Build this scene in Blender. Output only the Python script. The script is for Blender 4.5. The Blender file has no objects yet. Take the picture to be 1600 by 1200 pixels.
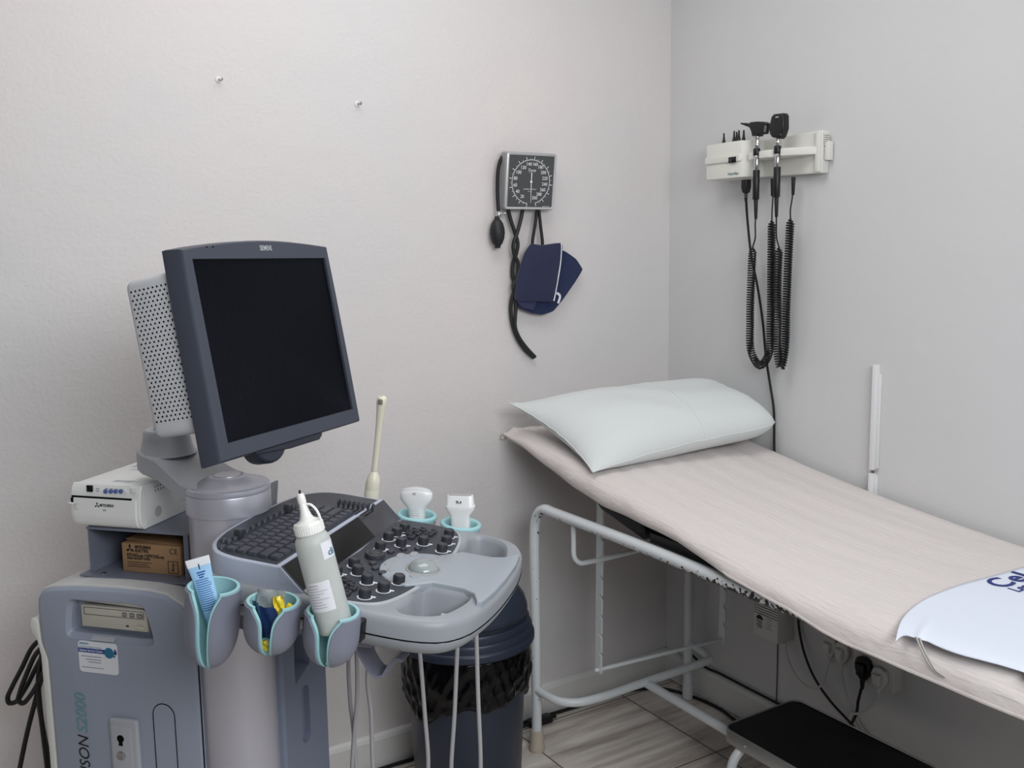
import bpy, bmesh, math, random
from mathutils import Vector as V, Matrix as M4

random.seed(7)
R = math.radians
PI = math.pi
I4 = M4.Identity(4)
SC = bpy.context.scene
COL = SC.collection

# ------------------------------------------------------------------ camera solved from the room's own lines
FPX, YAW, PITCH, ROLL = 1500.0, 0.5566, 0.1363, -0.0144
CAM = V((-2.1692, -2.4765, 1.5))
_f = V((math.sin(YAW) * math.cos(PITCH), math.cos(YAW) * math.cos(PITCH), -math.sin(PITCH)))
_r0 = V((math.cos(YAW), -math.sin(YAW), 0))
_u0 = _r0.cross(_f)
_r = _r0 * math.cos(ROLL) + _u0 * math.sin(ROLL)
_u = -_r0 * math.sin(ROLL) + _u0 * math.cos(ROLL)


def on(frame, x, y, axis, val):
    """Point (in FRAME's coordinates) where the photo's pixel x, y lies on the plane axis = val of FRAME."""
    inv = frame.inverted()
    d = inv.to_3x3() @ (_f + _r * ((x - 800) / FPX) - _u * ((y - 600) / FPX))
    o = inv @ CAM
    return o + d * ((val - o[axis]) / d[axis])


def WX(x, y, X): return on(I4, x, y, 0, X)
def WY(x, y, Y): return on(I4, x, y, 1, Y)
def WZ(x, y, Z): return on(I4, x, y, 2, Z)


def frame(o, ex, ey, ez):
    m = M4.Identity(4)
    for i in range(3):
        m[i][0], m[i][1], m[i][2], m[i][3] = ex[i], ey[i], ez[i], o[i]
    return m


# ------------------------------------------------------------------ materials
def lin(c):
    return tuple(((v / 255) / 12.92 if v / 255 <= 0.04045 else ((v / 255 + 0.055) / 1.055) ** 2.4) for v in c) + (1.0,)


MATS = {}


def mat(name, rgb, rough=0.5, metal=0.0, spec=0.5, trans=0.0, ior=1.45, alpha=1.0, var=0.0, vscale=8.0, bump=0.0, bscale=60.0, coat=0.0, sheen=0.0, stretch=None, emit=None):
    if name in MATS: return MATS[name]
    m = bpy.data.materials.new(name); m.use_nodes = True
    nt = m.node_tree; b = nt.nodes['Principled BSDF']
    b.inputs['Base Color'].default_value = lin(rgb)
    b.inputs['Roughness'].default_value = rough
    b.inputs['Metallic'].default_value = metal
    b.inputs['Specular IOR Level'].default_value = spec
    b.inputs['Transmission Weight'].default_value = trans
    b.inputs['IOR'].default_value = ior
    b.inputs['Alpha'].default_value = alpha
    b.inputs['Coat Weight'].default_value = coat
    b.inputs['Sheen Weight'].default_value = sheen
    tc = nt.nodes.new('ShaderNodeTexCoord')
    src = tc.outputs['Object']
    if stretch:
        mp = nt.nodes.new('ShaderNodeMapping'); mp.inputs['Scale'].default_value = stretch
        nt.links.new(src, mp.inputs['Vector']); src = mp.outputs['Vector']
    if var > 0:
        n = nt.nodes.new('ShaderNodeTexNoise'); n.inputs['Scale'].default_value = vscale; n.inputs['Detail'].default_value = 5
        nt.links.new(src, n.inputs['Vector'])
        mx = nt.nodes.new('ShaderNodeMix'); mx.data_type = 'RGBA'
        c = lin(rgb)
        mx.inputs['A'].default_value = tuple(v * (1 - var) for v in c[:3]) + (1,)
        mx.inputs['B'].default_value = tuple(min(1, v * (1 + var)) for v in c[:3]) + (1,)
        nt.links.new(n.outputs['Fac'], mx.inputs['Factor']); nt.links.new(mx.outputs['Result'], b.inputs['Base Color'])
    if bump > 0:
        n2 = nt.nodes.new('ShaderNodeTexNoise'); n2.inputs['Scale'].default_value = bscale; n2.inputs['Detail'].default_value = 6
        nt.links.new(src, n2.inputs['Vector'])
        bp = nt.nodes.new('ShaderNodeBump'); bp.inputs['Strength'].default_value = bump; bp.inputs['Distance'].default_value = 0.01
        nt.links.new(n2.outputs['Fac'], bp.inputs['Height']); nt.links.new(bp.outputs['Normal'], b.inputs['Normal'])
    MATS[name] = m
    return m


# ------------------------------------------------------------------ mesh building
def smooth_path(pts, sub=6, closed=False):
    pts = [V(p) for p in pts]
    if len(pts) < 3: return pts
    out = []
    n = len(pts)
    for i in range(n if closed else n - 1):
        p0 = pts[(i - 1) % n] if closed or i > 0 else pts[0] * 2 - pts[1]
        p1, p2 = pts[i], pts[(i + 1) % n]
        p3 = pts[(i + 2) % n] if closed or i + 2 < n else p2 * 2 - p1
        d1 = max((p1 - p0).length, 1e-6) ** .5; d2 = max((p2 - p1).length, 1e-6) ** .5; d3 = max((p3 - p2).length, 1e-6) ** .5
        m1 = ((p1 - p0) / d1 - (p2 - p0) / (d1 + d2) + (p2 - p1) / d2) * d2
        m2 = ((p2 - p1) / d2 - (p3 - p1) / (d2 + d3) + (p3 - p2) / d3) * d2
        for k in range(sub):
            t = k / sub
            out.append(p1 * (2*t**3 - 3*t*t + 1) + m1 * (t**3 - 2*t*t + t) + p2 * (-2*t**3 + 3*t*t) + m2 * (t**3 - t*t))
    if not closed: out.append(pts[-1])
    return out


def rrect(w, h, r, n=5, cx=0, cy=0):
    out = []
    for sx, sy, a0 in ((1, 1, 0), (-1, 1, 90), (-1, -1, 180), (1, -1, 270)):
        for k in range(n + 1):
            a = R(a0 + 90 * k / n)
            out.append((cx + sx * (w/2 - r) + r * math.cos(a), cy + sy * (h/2 - r) + r * math.sin(a)))
    return out


def circle(r, n=24, cx=0, cy=0):
    return [(cx + r * math.cos(2*PI*k/n), cy + r * math.sin(2*PI*k/n)) for k in range(n)]


def inset(poly, d):
    """Polygon (counter-clockwise) moved inward by d."""
    n = len(poly); out = []
    for i in range(n):
        a, b, c = V(poly[i-1]).to_2d(), V(poly[i]).to_2d(), V(poly[(i+1) % n]).to_2d()
        e1 = (b - a); e2 = (c - b)
        if e1.length < 1e-7: e1 = e2
        if e2.length < 1e-7: e2 = e1
        n1 = V((-e1.y, e1.x)).normalized(); n2 = V((-e2.y, e2.x)).normalized()
        m = (n1 + n2)
        if m.length < 1e-6: m = n1
        m.normalize()
        q = b + m * (d / max(0.4, m.dot(n1)))
        out.append((q.x, q.y))
    return out


def ccw(poly):
    a = sum(poly[i-1][0] * poly[i][1] - poly[i][0] * poly[i-1][1] for i in range(len(poly)))
    return list(poly) if a > 0 else list(reversed(poly))


class MB:
    def __init__(self): self.bm = bmesh.new()

    def merge(self, other):
        me = bpy.data.meshes.new('tmp'); other.to_mesh(me); other.free()
        self.bm.from_mesh(me); bpy.data.meshes.remove(me); return self

    def mesh(self, me, mtx=None):
        t = bmesh.new(); t.from_mesh(me)
        if mtx is not None: bmesh.ops.transform(t, matrix=mtx, verts=t.verts)
        return self.merge(t)

    def box(self, c, s, bev=0.0, seg=2, rot=None):
        t = bmesh.new()
        bmesh.ops.create_cube(t, size=1.0, matrix=M4.Diagonal((s[0], s[1], s[2], 1)))
        if bev > 0: bmesh.ops.bevel(t, geom=list(t.edges), offset=bev, segments=seg, profile=0.5, affect='EDGES')
        m = M4.Translation(V(c))
        if rot is not None: m = m @ rot.to_4x4()
        bmesh.ops.transform(t, matrix=m, verts=t.verts)
        return self.merge(t)

    def rings(self, rings, cap0=True, cap1=True, closed=False):
        vs = [[self.bm.verts.new(V(p)) for p in r] for r in rings]
        n = len(vs[0])
        for i in range(len(vs) if closed else len(vs) - 1):
            a, b = vs[i], vs[(i + 1) % len(vs)]
            for k in range(n):
                try: self.bm.faces.new((a[k], a[(k+1) % n], b[(k+1) % n], b[k]))
                except ValueError: pass
        if not closed:
            if cap0: self.bm.faces.new(list(reversed(vs[0])))
            if cap1: self.bm.faces.new(vs[-1])
        return self

    def grid(self, rows):
        vs = [[self.bm.verts.new(V(p)) for p in r] for r in rows]
        for i in range(len(vs) - 1):
            for k in range(len(vs[0]) - 1):
                self.bm.faces.new((vs[i][k], vs[i][k+1], vs[i+1][k+1], vs[i+1][k]))
        return self

    def lathe(self, prof, seg=32, mtx=I4, caps=True):
        """prof: (r, z) from bottom to top."""
        t = bmesh.new()
        rows = []
        for r, z in prof:
            if r < 1e-6: rows.append([t.verts.new((0, 0, z))])
            else: rows.append([t.verts.new((r * math.cos(2*PI*k/seg), r * math.sin(2*PI*k/seg), z)) for k in range(seg)])
        for a, b in zip(rows, rows[1:]):
            for k in range(seg):
                k2 = (k + 1) % seg
                if len(a) == 1 and len(b) == 1: continue
                if len(a) == 1: t.faces.new((a[0], b[k2], b[k]))
                elif len(b) == 1: t.faces.new((a[k], a[k2], b[0]))
                else: t.faces.new((a[k], a[k2], b[k2], b[k]))
        if caps and len(rows[0]) > 1: t.faces.new(list(reversed(rows[0])))
        if caps and len(rows[-1]) > 1: t.faces.new(rows[-1])
        bmesh.ops.transform(t, matrix=mtx, verts=t.verts)
        return self.merge(t)

    def rod(self, a, b, r, r2=None, seg=20, bev=0.0):
        a, b = V(a), V(b); L = (b - a).length
        r2 = r if r2 is None else r2
        q = V((0, 0, 1)).rotation_difference((b - a).normalized()).to_matrix().to_4x4()
        bev = min(bev, L / 3, r * .9, r2 * .9)
        prof = [(r, 0), (r2, L)] if bev <= 0 else [(r - bev, 0), (r - .3*bev, .3*bev), (r, bev), (r2, L - bev), (r2 - .3*bev, L - .3*bev), (r2 - bev, L)]
        return self.lathe(prof, seg, M4.Translation(a) @ q)

    def tube(self, pts, r, seg=10, sub=6, smooth=True, closed=False, flat=None):
        p = smooth_path(pts, sub, closed) if smooth else [V(q) for q in pts]
        n = len(p)
        rs = r if isinstance(r, (list, tuple)) else None
        T = []
        for i in range(n):
            if closed: t = p[(i+1) % n] - p[i-1]
            else: t = p[min(i+1, n-1)] - p[max(i-1, 0)]
            T.append(t.normalized() if t.length > 1e-9 else V((0, 0, 1)))
        up = V((0, 0, 1)) if abs(T[0].z) < 0.9 else V((1, 0, 0))
        nrm = (up - T[0] * up.dot(T[0])).normalized()
        rings = []
        for i in range(n):
            if i: nrm = T[i-1].rotation_difference(T[i]) @ nrm
            nrm = (nrm - T[i] * nrm.dot(T[i])).normalized()
            bn = T[i].cross(nrm)
            rr = r if rs is None else (rs[min(int(i / (n - 1) * (len(rs) - 1)), len(rs) - 2)] * (1 - (i / (n-1) * (len(rs)-1)) % 1) + rs[min(int(i / (n-1) * (len(rs)-1)) + 1, len(rs)-1)] * ((i / (n-1) * (len(rs)-1)) % 1) if i < n - 1 else rs[-1])
            fx = 1.0 if flat is None else flat
            rings.append([p[i] + nrm * (rr * math.cos(2*PI*k/seg)) + bn * (rr * fx * math.sin(2*PI*k/seg)) for k in range(seg)])
        return self.rings(rings, closed=closed)

    def prism(self, poly, z0, z1, bev=0.0, axes=(0, 1, 2), steps=3):
        """Extrude a polygon given in axes[0], axes[1] along axes[2], its rims rounded by bev."""
        poly = ccw(poly)
        levels = [(0, z0), (0, z1)]
        if bev > 0:
            levels = [(bev * (1 - math.sin(PI/2*k/steps)), z0 + bev * (1 - math.cos(PI/2*k/steps))) for k in range(steps + 1)]
            levels += [(bev * (1 - math.cos(PI/2*k/steps)), z1 - bev * (1 - math.sin(PI/2*k/steps))) for k in range(steps + 1)]
        rings = []
        for d, z in levels:
            q = inset(poly, d) if d > 1e-9 else poly
            ring = []
            for x, y in q:
                c = [0, 0, 0]; c[axes[0]] = x; c[axes[1]] = y; c[axes[2]] = z
                ring.append(c)
            rings.append(ring)
        t = MB(); t.rings(rings)
        bmesh.ops.recalc_face_normals(t.bm, faces=t.bm.faces)
        return self.merge(t.bm)

    def sheet(self, poly, z, axes=(0, 1, 2)):
        f = []
        for x, y in poly:
            c = [0, 0, 0]; c[axes[0]] = x; c[axes[1]] = y; c[axes[2]] = z
            f.append(self.bm.verts.new(c))
        self.bm.faces.new(f); return self

    def text(self, s, size, mtx, shear=0.0, fat=0.0, align='CENTER', spacing=1.0, sx=1.0, depth=0.0002):
        cu = bpy.data.curves.new('tmp_text', 'FONT'); cu.body = s; cu.size = size; cu.shear = shear; cu.offset = fat
        cu.align_x = align; cu.align_y = 'CENTER'; cu.space_character = spacing; cu.resolution_u = 4; cu.extrude = depth / 2
        ob = bpy.data.objects.new('tmp_text', cu)
        me = ob.to_mesh()
        t = bmesh.new(); t.from_mesh(me); ob.to_mesh_clear()
        bpy.data.objects.remove(ob); bpy.data.curves.remove(cu)
        bmesh.ops.transform(t, matrix=mtx @ M4.Diagonal((sx, 1, 1, 1)), verts=t.verts)
        return self.merge(t)

    def cut(self, cutter):
        """Boolean difference of this mesh with another MB."""
        def ob(mb, n):
            me = bpy.data.meshes.new(n); mb.bm.to_mesh(me); o = bpy.data.objects.new(n, me); COL.objects.link(o); return o
        bmesh.ops.recalc_face_normals(self.bm, faces=self.bm.faces); bmesh.ops.recalc_face_normals(cutter.bm, faces=cutter.bm.faces)
        a, b = ob(self, 'tmp_a'), ob(cutter, 'tmp_b')
        md = a.modifiers.new('b', 'BOOLEAN'); md.object = b; md.operation = 'DIFFERENCE'; md.solver = 'EXACT'
        dg = bpy.context.evaluated_depsgraph_get(); dg.update()
        me = bpy.data.meshes.new_from_object(a.evaluated_get(dg))
        self.bm.clear(); self.bm.from_mesh(me)
        for o in (a, b):
            m = o.data; bpy.data.objects.remove(o); bpy.data.meshes.remove(m)
        bpy.data.meshes.remove(me); cutter.bm.free()
        return self

    def build(self, name, m, parent=None, fr=I4, smooth=38, recalc=True):
        if recalc: bmesh.ops.recalc_face_normals(self.bm, faces=self.bm.faces)
        me = bpy.data.meshes.new(name)
        if parent is None and fr == I4:
            xs = [v.co for v in self.bm.verts]
            base = V(((min(v.x for v in xs) + max(v.x for v in xs)) / 2, (min(v.y for v in xs) + max(v.y for v in xs)) / 2, min(v.z for v in xs)))
            bmesh.ops.translate(self.bm, vec=-base, verts=self.bm.verts)
            fr = M4.Translation(base)
        self.bm.to_mesh(me); self.bm.free()
        me.materials.append(m)
        if smooth:
            me.polygons.foreach_set('use_smooth', [True] * len(me.polygons))
            me.set_sharp_from_angle(angle=R(smooth))
        o = bpy.data.objects.new(name, me); COL.objects.link(o)
        put(o, parent, fr)
        return o


WM = {}


def put(o, parent, fr):
    if parent is not None:
        o.parent = parent
        o.matrix_basis = WM[parent.name].inverted() @ fr
    else:
        o.matrix_basis = fr
    WM[o.name] = fr.copy()


def tag(o, label, cat, group=None):
    o['label'] = label; o['category'] = cat
    if group: o['group'] = group
    return o


def thing(name, label, cat, fr=I4, group=None):
    o = bpy.data.objects.new(name, None); o.empty_display_size = 0.05; COL.objects.link(o)
    put(o, None, fr)
    return tag(o, label, cat, group)


def struct(o):
    o['kind'] = 'structure'; return o


def copy_to(src, parent, fr):
    o = src.copy(); COL.objects.link(o)
    o.parent = None
    put(o, parent, fr)
    return o


def T(x, y, z): return M4.Translation(V((x, y, z)))
def RX(a): return M4.Rotation(R(a), 4, 'X')
def RY(a): return M4.Rotation(R(a), 4, 'Y')
def RZ(a): return M4.Rotation(R(a), 4, 'Z')
# ------------------------------------------------------------------ the materials of the things
white_paint = mat('white enamel paint', (214, 218, 220), 0.28, var=0.04, vscale=14)
rubber_cream = mat('aged cream rubber', (186, 176, 160), 0.7, var=0.1, vscale=30)
black_vinyl = mat('black vinyl', (20, 21, 25), 0.5, bump=0.1, bscale=200)
black_plastic = mat('black plastic', (20, 20, 23), 0.38)
black_rubber = mat('black rubber', (18, 19, 20), 0.55)
chrome = mat('chrome', (205, 205, 205), 0.14, metal=1.0)
steel = mat('brushed steel', (168, 168, 168), 0.35, metal=1.0)
cream_plastic = mat('cream plastic', (222, 221, 213), 0.42)
dark_hole = mat('dark opening', (7, 7, 8), 0.8, spec=0.1)
body_blue = mat('blue grey plastic', (150, 158, 174), 0.42, bump=0.03, bscale=500)
body_silver = mat('silver painted plastic', (190, 190, 200), 0.36, metal=0.5, bump=0.03, bscale=600)
body_pale = mat('pale silver plastic', (170, 173, 179), 0.4, bump=0.03, bscale=600)
body_dark = mat('charcoal blue plastic', (64, 67, 77), 0.45, bump=0.03, bscale=600)
top_grey = mat('stained grey cover', (196, 196, 195), 0.55, var=0.16, vscale=14)
rear_white = mat('off white cover plastic', (216, 216, 210), 0.45)
housing_white = mat('pearl grey housing', (208, 210, 214), 0.38)
monitor_dark = mat('charcoal monitor plastic', (64, 68, 80), 0.42, bump=0.03, bscale=700)
screen_mat = mat('matt black screen', (15, 18, 26), 0.4, spec=0.12)
key_mat = mat('charcoal key plastic', (60, 62, 71), 0.42)
panel_dark = mat('dark panel plastic', (58, 61, 70), 0.5, bump=0.02, bscale=700)
knob_mat = mat('black knob plastic', (56, 58, 64), 0.4)
gloss_black = mat('gloss black display', (10, 10, 12), 0.12)
gloss_grey = mat('grey touch display', (64, 64, 68), 0.25)
ball_mat = mat('translucent grey ball', (150, 158, 158), 0.12, coat=0.5)
teal = mat('pale teal rubber', (158, 203, 207), 0.5)
cup_grey = mat('grey cup plastic', (125, 128, 143), 0.45)
mark_white = mat('white print', (235, 236, 238), 0.6)
mark_silver = mat('silver print', (190, 192, 196), 0.4)
mark_black = mat('black print', (25, 25, 28), 0.6)
mark_teal = mat('teal print', (98, 150, 160), 0.6)
mark_blue = mat('blue print', (28, 62, 140), 0.6)
label_white = mat('white label paper', (226, 228, 234), 0.6)
probe_white = mat('glossy white probe plastic', (236, 236, 236), 0.25)
probe_cream = mat('cream probe plastic', (226, 221, 202), 0.3)
cable_grey = mat('grey cable sheath', (176, 175, 178), 0.5)
cable_white = mat('white cable sheath', (206, 204, 200), 0.5)
cardboard = mat('brown cardboard', (158, 124, 90), 0.75, var=0.06, vscale=40)
navy = mat('navy nylon cloth', (27, 34, 66), 0.75, sheen=0.2, bump=0.15, bscale=500)
navy_velvet = mat('navy loop cloth', (14, 32, 72), 0.9, sheen=0.3, bump=0.3, bscale=300)
pillow_mat = mat('white cotton', (214, 218, 217), 0.85, sheen=0.2, bump=0.12, bscale=90)
sheet_mat = mat('pale pink stretched cotton', (219, 211, 208), 0.85, sheen=0.15, bump=0.5, bscale=26, stretch=(5.5, 0.55, 1.0))
cover_mat = mat('white coated cloth', (226, 232, 244), 0.6, bump=0.05, bscale=40)
strap_mat = mat('clear elastic', (196, 192, 188), 0.4)
bag_mat = mat('black bin bag film', (3, 3, 5), 0.13, spec=0.28, bump=0.35, bscale=30)
bin_mat = mat('dark grey bin plastic', (39, 46, 62), 0.38)
bin_dome = mat('blue grey bin plastic', (36, 42, 54), 0.35)
console_grey = mat('console grey plastic', (150, 154, 160), 0.4, bump=0.03, bscale=600)
housing_blue = mat('pale blue grey plastic', (182, 189, 205), 0.4, bump=0.03, bscale=600)
# ------------------------------------------------------------------ the room
def wall_material(name, a, b, bumpy):
    m = bpy.data.materials.new(name); m.use_nodes = True
    nt = m.node_tree; bs = nt.nodes['Principled BSDF']; bs.inputs['Roughness'].default_value = 0.55
    bs.inputs['Specular IOR Level'].default_value = 0.35
    tc = nt.nodes.new('ShaderNodeTexCoord')
    n = nt.nodes.new('ShaderNodeTexNoise'); n.inputs['Scale'].default_value = 1.1; n.inputs['Detail'].default_value = 4
    nt.links.new(tc.outputs['Object'], n.inputs['Vector'])
    cr = nt.nodes.new('ShaderNodeValToRGB'); cr.color_ramp.elements[0].position = 0.35; cr.color_ramp.elements[1].position = 0.68
    cr.color_ramp.elements[0].color = lin(a); cr.color_ramp.elements[1].color = lin(b)
    nt.links.new(n.outputs['Fac'], cr.inputs['Fac']); nt.links.new(cr.outputs['Color'], bs.inputs['Base Color'])
    n1 = nt.nodes.new('ShaderNodeTexNoise'); n1.inputs['Scale'].default_value = 90; n1.inputs['Detail'].default_value = 4
    n2 = nt.nodes.new('ShaderNodeTexNoise'); n2.inputs['Scale'].default_value = 7; n2.inputs['Detail'].default_value = 3
    nt.links.new(tc.outputs['Object'], n1.inputs['Vector']); nt.links.new(tc.outputs['Object'], n2.inputs['Vector'])
    ad = nt.nodes.new('ShaderNodeMath'); ad.operation = 'MULTIPLY_ADD'; ad.inputs[1].default_value = 3.0
    nt.links.new(n2.outputs['Fac'], ad.inputs[0]); nt.links.new(n1.outputs['Fac'], ad.inputs[2])
    bp = nt.nodes.new('ShaderNodeBump'); bp.inputs['Strength'].default_value = bumpy; bp.inputs['Distance'].default_value = 0.004
    nt.links.new(ad.outputs[0], bp.inputs['Height']); nt.links.new(bp.outputs['Normal'], bs.inputs['Normal'])
    return m


def floor_material():
    m = bpy.data.materials.new('wood look floor tile'); m.use_nodes = True
    nt = m.node_tree; bs = nt.nodes['Principled BSDF']; bs.inputs['Roughness'].default_value = 0.42
    geo = nt.nodes.new('ShaderNodeTexCoord')
    sep = nt.nodes.new('ShaderNodeSeparateXYZ'); nt.links.new(geo.outputs['Object'], sep.inputs[0])

    def math_(op, a, b=None, c=None):
        x = nt.nodes.new('ShaderNodeMath'); x.operation = op
        for i, q in enumerate((a, b, c)):
            if q is None: continue
            if isinstance(q, (int, float)): x.inputs[i].default_value = q
            else: nt.links.new(q, x.inputs[i])
        return x.outputs[0]
    S = 0.4365
    tx = math_('DIVIDE', math_('ADD', sep.outputs['X'], 0.665 + S * 20), S)
    ty = math_('DIVIDE', math_('ADD', sep.outputs['Y'], 0.49 + S * 20), S)
    gx = math_('ABSOLUTE', math_('SUBTRACT', math_('FRACT', math_('ADD', tx, 0.5)), 0.5))
    gy = math_('ABSOLUTE', math_('SUBTRACT', math_('FRACT', math_('ADD', ty, 0.5)), 0.5))
    grout = math_('LESS_THAN', math_('MINIMUM', gx, gy), 0.0065)
    cell = math_('ADD', math_('MULTIPLY', math_('FLOOR', tx), 3.7), math_('MULTIPLY', math_('FLOOR', ty), 9.1))
    cmb = nt.nodes.new('ShaderNodeCombineXYZ')
    nt.links.new(math_('MULTIPLY', sep.outputs['X'], 1.3), cmb.inputs[0]); nt.links.new(math_('MULTIPLY', sep.outputs['Y'], 15.0), cmb.inputs[1]); nt.links.new(cell, cmb.inputs[2])
    n = nt.nodes.new('ShaderNodeTexNoise'); n.inputs['Scale'].default_value = 1.6; n.inputs['Detail'].default_value = 6; n.inputs['Roughness'].default_value = 0.6
    nt.links.new(cmb.outputs[0], n.inputs['Vector'])
    cr = nt.nodes.new('ShaderNodeValToRGB')
    e = cr.color_ramp.elements; e[0].position = 0.33; e[0].color = lin((172, 158, 150)); e[1].position = 0.66; e[1].color = lin((238, 233, 226))
    k = e.new(0.5); k.color = lin((214, 206, 197))
    nt.links.new(n.outputs['Fac'], cr.inputs['Fac'])
    mx = nt.nodes.new('ShaderNodeMix'); mx.data_type = 'RGBA'
    nt.links.new(grout, mx.inputs['Factor']); nt.links.new(cr.outputs['Color'], mx.inputs['A']); mx.inputs['B'].default_value = lin((120, 106, 98))
    nt.links.new(mx.outputs['Result'], bs.inputs['Base Color'])
    return m


RX0, RY0, RH = -3.6, -3.2, 2.75       # far ends of the room, ceiling height
wallA = wall_material('pinkish plaster paint', (209, 207, 207), (218, 210, 208), 0.32)
wallB = wall_material('grey plaster paint', (210, 210, 210), (215, 214, 214), 0.16)
base_mat = mat('white skirting paint', (216, 215, 213), 0.4, var=0.04, vscale=12)


def plain(name, c, s, m):
    # kept at the room's origin: these textures use room coordinates
    b = MB(); b.box(c, s); bmesh.ops.recalc_face_normals(b.bm, faces=b.bm.faces)
    me = bpy.data.meshes.new(name); b.bm.to_mesh(me); b.bm.free(); me.materials.append(m)
    o = bpy.data.objects.new(name, me); COL.objects.link(o); WM[name] = I4.copy()
    return struct(o)


plain('wall_back', ((RX0 + 0.1) / 2, 0.06, RH / 2), (-RX0 + 0.1, 0.12, RH), wallA)
plain('wall_right', (0.06, RY0 / 2, RH / 2), (0.12, -RY0, RH), wallB)
bounce_grey = mat('bounce cutting far wall grey', (150, 150, 152), .6)  # unseen left and front walls made darker to cut bounced light
plain('wall_left', (RX0 - 0.06, RY0 / 2, RH / 2), (0.12, -RY0, RH), bounce_grey)
plain('wall_front', (RX0 / 2, RY0 - 0.06, RH / 2), (-RX0 + .24, 0.12, RH), bounce_grey)
plain('floor', (RX0 / 2, RY0 / 2, -0.05), (-RX0 + .24, -RY0 + .24, 0.1), floor_material())
plain('ceiling', (RX0 / 2, RY0 / 2, RH + 0.05), (-RX0 + .24, -RY0 + .24, 0.1), mat('white ceiling paint', (232, 230, 228), 0.7))
b = MB(); prof = [(0, 0.004), (-0.017, 0.004), (-0.018, 0.09), (-0.014, 0.1), (-0.006, 0.105), (0, 0.105)]
b.rings([[(x, y, z) for y, z in prof] for x in (RX0, 0)])
struct(b.build('baseboard_back', base_mat, smooth=20))
b = MB(); b.rings([[(x, y, z) for x, z in prof] for y in (RY0, -0.001)])
struct(b.build('baseboard_right', base_mat, smooth=20))

# the slim painted pipe running down the back wall behind the bin
x0 = WY(654, 1150, -0.02).x
b = MB(); b.box((x0, -0.025, 0.36), (0.018, 0.014, 0.7), 0.003)
tag(b.build('cable_conduit', mat('grey wall paint', (205, 200, 197), 0.5)), 'slim painted conduit running up the back wall beside the bin', 'conduit')

# screws left in the wall
for k, (q, lab) in enumerate((((342, 124), 'small metal screw in the wall, the higher one, straight above the monitor'), ((559, 162), 'small bent metal screw in the wall, the one nearer the dial gauge'))):
    c = WY(q[0], q[1], -0.004)
    t = thing('wall_screw', lab, 'screw', T(c.x, 0, c.z), 'screws left in the back wall')
    b = MB(); b.lathe([(0.0, 0), (0.0085, 0), (0.0075, 0.0025), (0.003, 0.003), (0, 0.003)], 14, T(c.x, 0, c.z) @ RX(90))
    b.build('plug_collar', mat('white wall plug', (228, 226, 224), 0.6), t)
    b = MB(); b.rod((c.x, 0.0, c.z), (c.x + .002, -0.016, c.z - .001), 0.0021, bev=.0004, seg=10); b.rod((c.x + .002, -0.016, c.z - .001), (c.x + .0025, -0.019, c.z - .001), 0.0045, bev=.001, seg=12)
    b.build('screw_shank', steel, t)

# snapped white trunking on the right wall
c0, c1 = WX(1368, 570, -0.012), WX(1363.5, 734, -0.012)
t = thing('cable_trunking', 'broken strip of white plastic trunking standing up the right wall above the couch', 'trunking', T(0, c0.y, 0.80))
trk = mat('white trunking plastic', (226, 226, 226), 0.4)
yy = (c0.y + c1.y) / 2
b = MB(); b.box((-0.0095, yy, (c0.z + c1.z) / 2), (0.019, 0.0125, c0.z - c1.z), 0.0012); b.box((-0.004, yy - .009, (c0.z + c1.z) / 2 - .01), (0.008, 0.006, c0.z - c1.z - .03), 0.001)
b.build('upper_length', trk, t)
b = MB(); b.box((-0.0095, yy + .0005, c1.z - 0.06), (0.019, 0.0125, 0.10), 0.0012); b.box((-0.004, yy - .0085, c1.z - .06), (0.008, 0.006, 0.09), 0.001)
b.build('lower_stub', trk, t)
b = MB(); b.tube([(-.009, yy - .002, c1.z + .01), (-.008, yy - .002, c1.z - .02)], .0022, smooth=False, seg=8); b.tube([(-.009, yy + .003, c1.z + .01), (-.009, yy + .003, c1.z - .02)], .0022, smooth=False, seg=8)
b.build('bare_wire', mat('brown wire', (130, 112, 100), .5), t)
# ------------------------------------------------------------------ dial blood pressure gauge on the back wall
tl = R(7.5)
GF = frame(V((-0.584, -0.006, 1.629)), (1, 0, 0), (0, -math.sin(tl), math.cos(tl)), (0, -math.cos(tl), -math.sin(tl)))
GW, GH, GD = 0.1765, 0.166, 0.034
t = thing('blood_pressure_gauge', 'square dial blood pressure gauge on the back wall with navy cuff and black bulb', 'blood pressure monitor', GF)
b = MB(); b.prism(rrect(GW, GH, 0.008, cy=GH/2), 0, GD, 0.004); b.build('case', mat('grey gauge case', (150, 151, 152), 0.35), t, GF)
b = MB(); o_ = rrect(GW - .002, GH - .002, 0.008, cy=GH/2); i_ = rrect(GW - .02, GH - .018, 0.003, cy=GH/2)
n_ = len(o_)
b.rings([[(x, y, GD - .003) for x, y in o_], [(x, y, GD + .0025) for x, y in inset(ccw(o_), .001)], [(x, y, GD + .0035) for x, y in inset(ccw(o_), .003)], [(x, y, GD + .002) for x, y in inset(ccw(i_), -.001)], [(x, y, GD - .001) for x, y in i_]], False, False)
b.build('chrome_rim', mat('satin chrome rim', (206, 207, 208), 0.3, metal=0.6), t, GF)
b = MB(); b.prism(rrect(GW - .019, GH - .017, 0.003, cy=GH/2), GD - .003, GD + .0008)
dial = b.build('dial', mat('charcoal dial face', (74, 75, 76), 0.45), t, GF)
zt = GD + .0011
def dp(x, y): return ((x - 525) / 470 * .1765, GH/2 - (y - 421) / 560 * .166)
b = MB()
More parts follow.
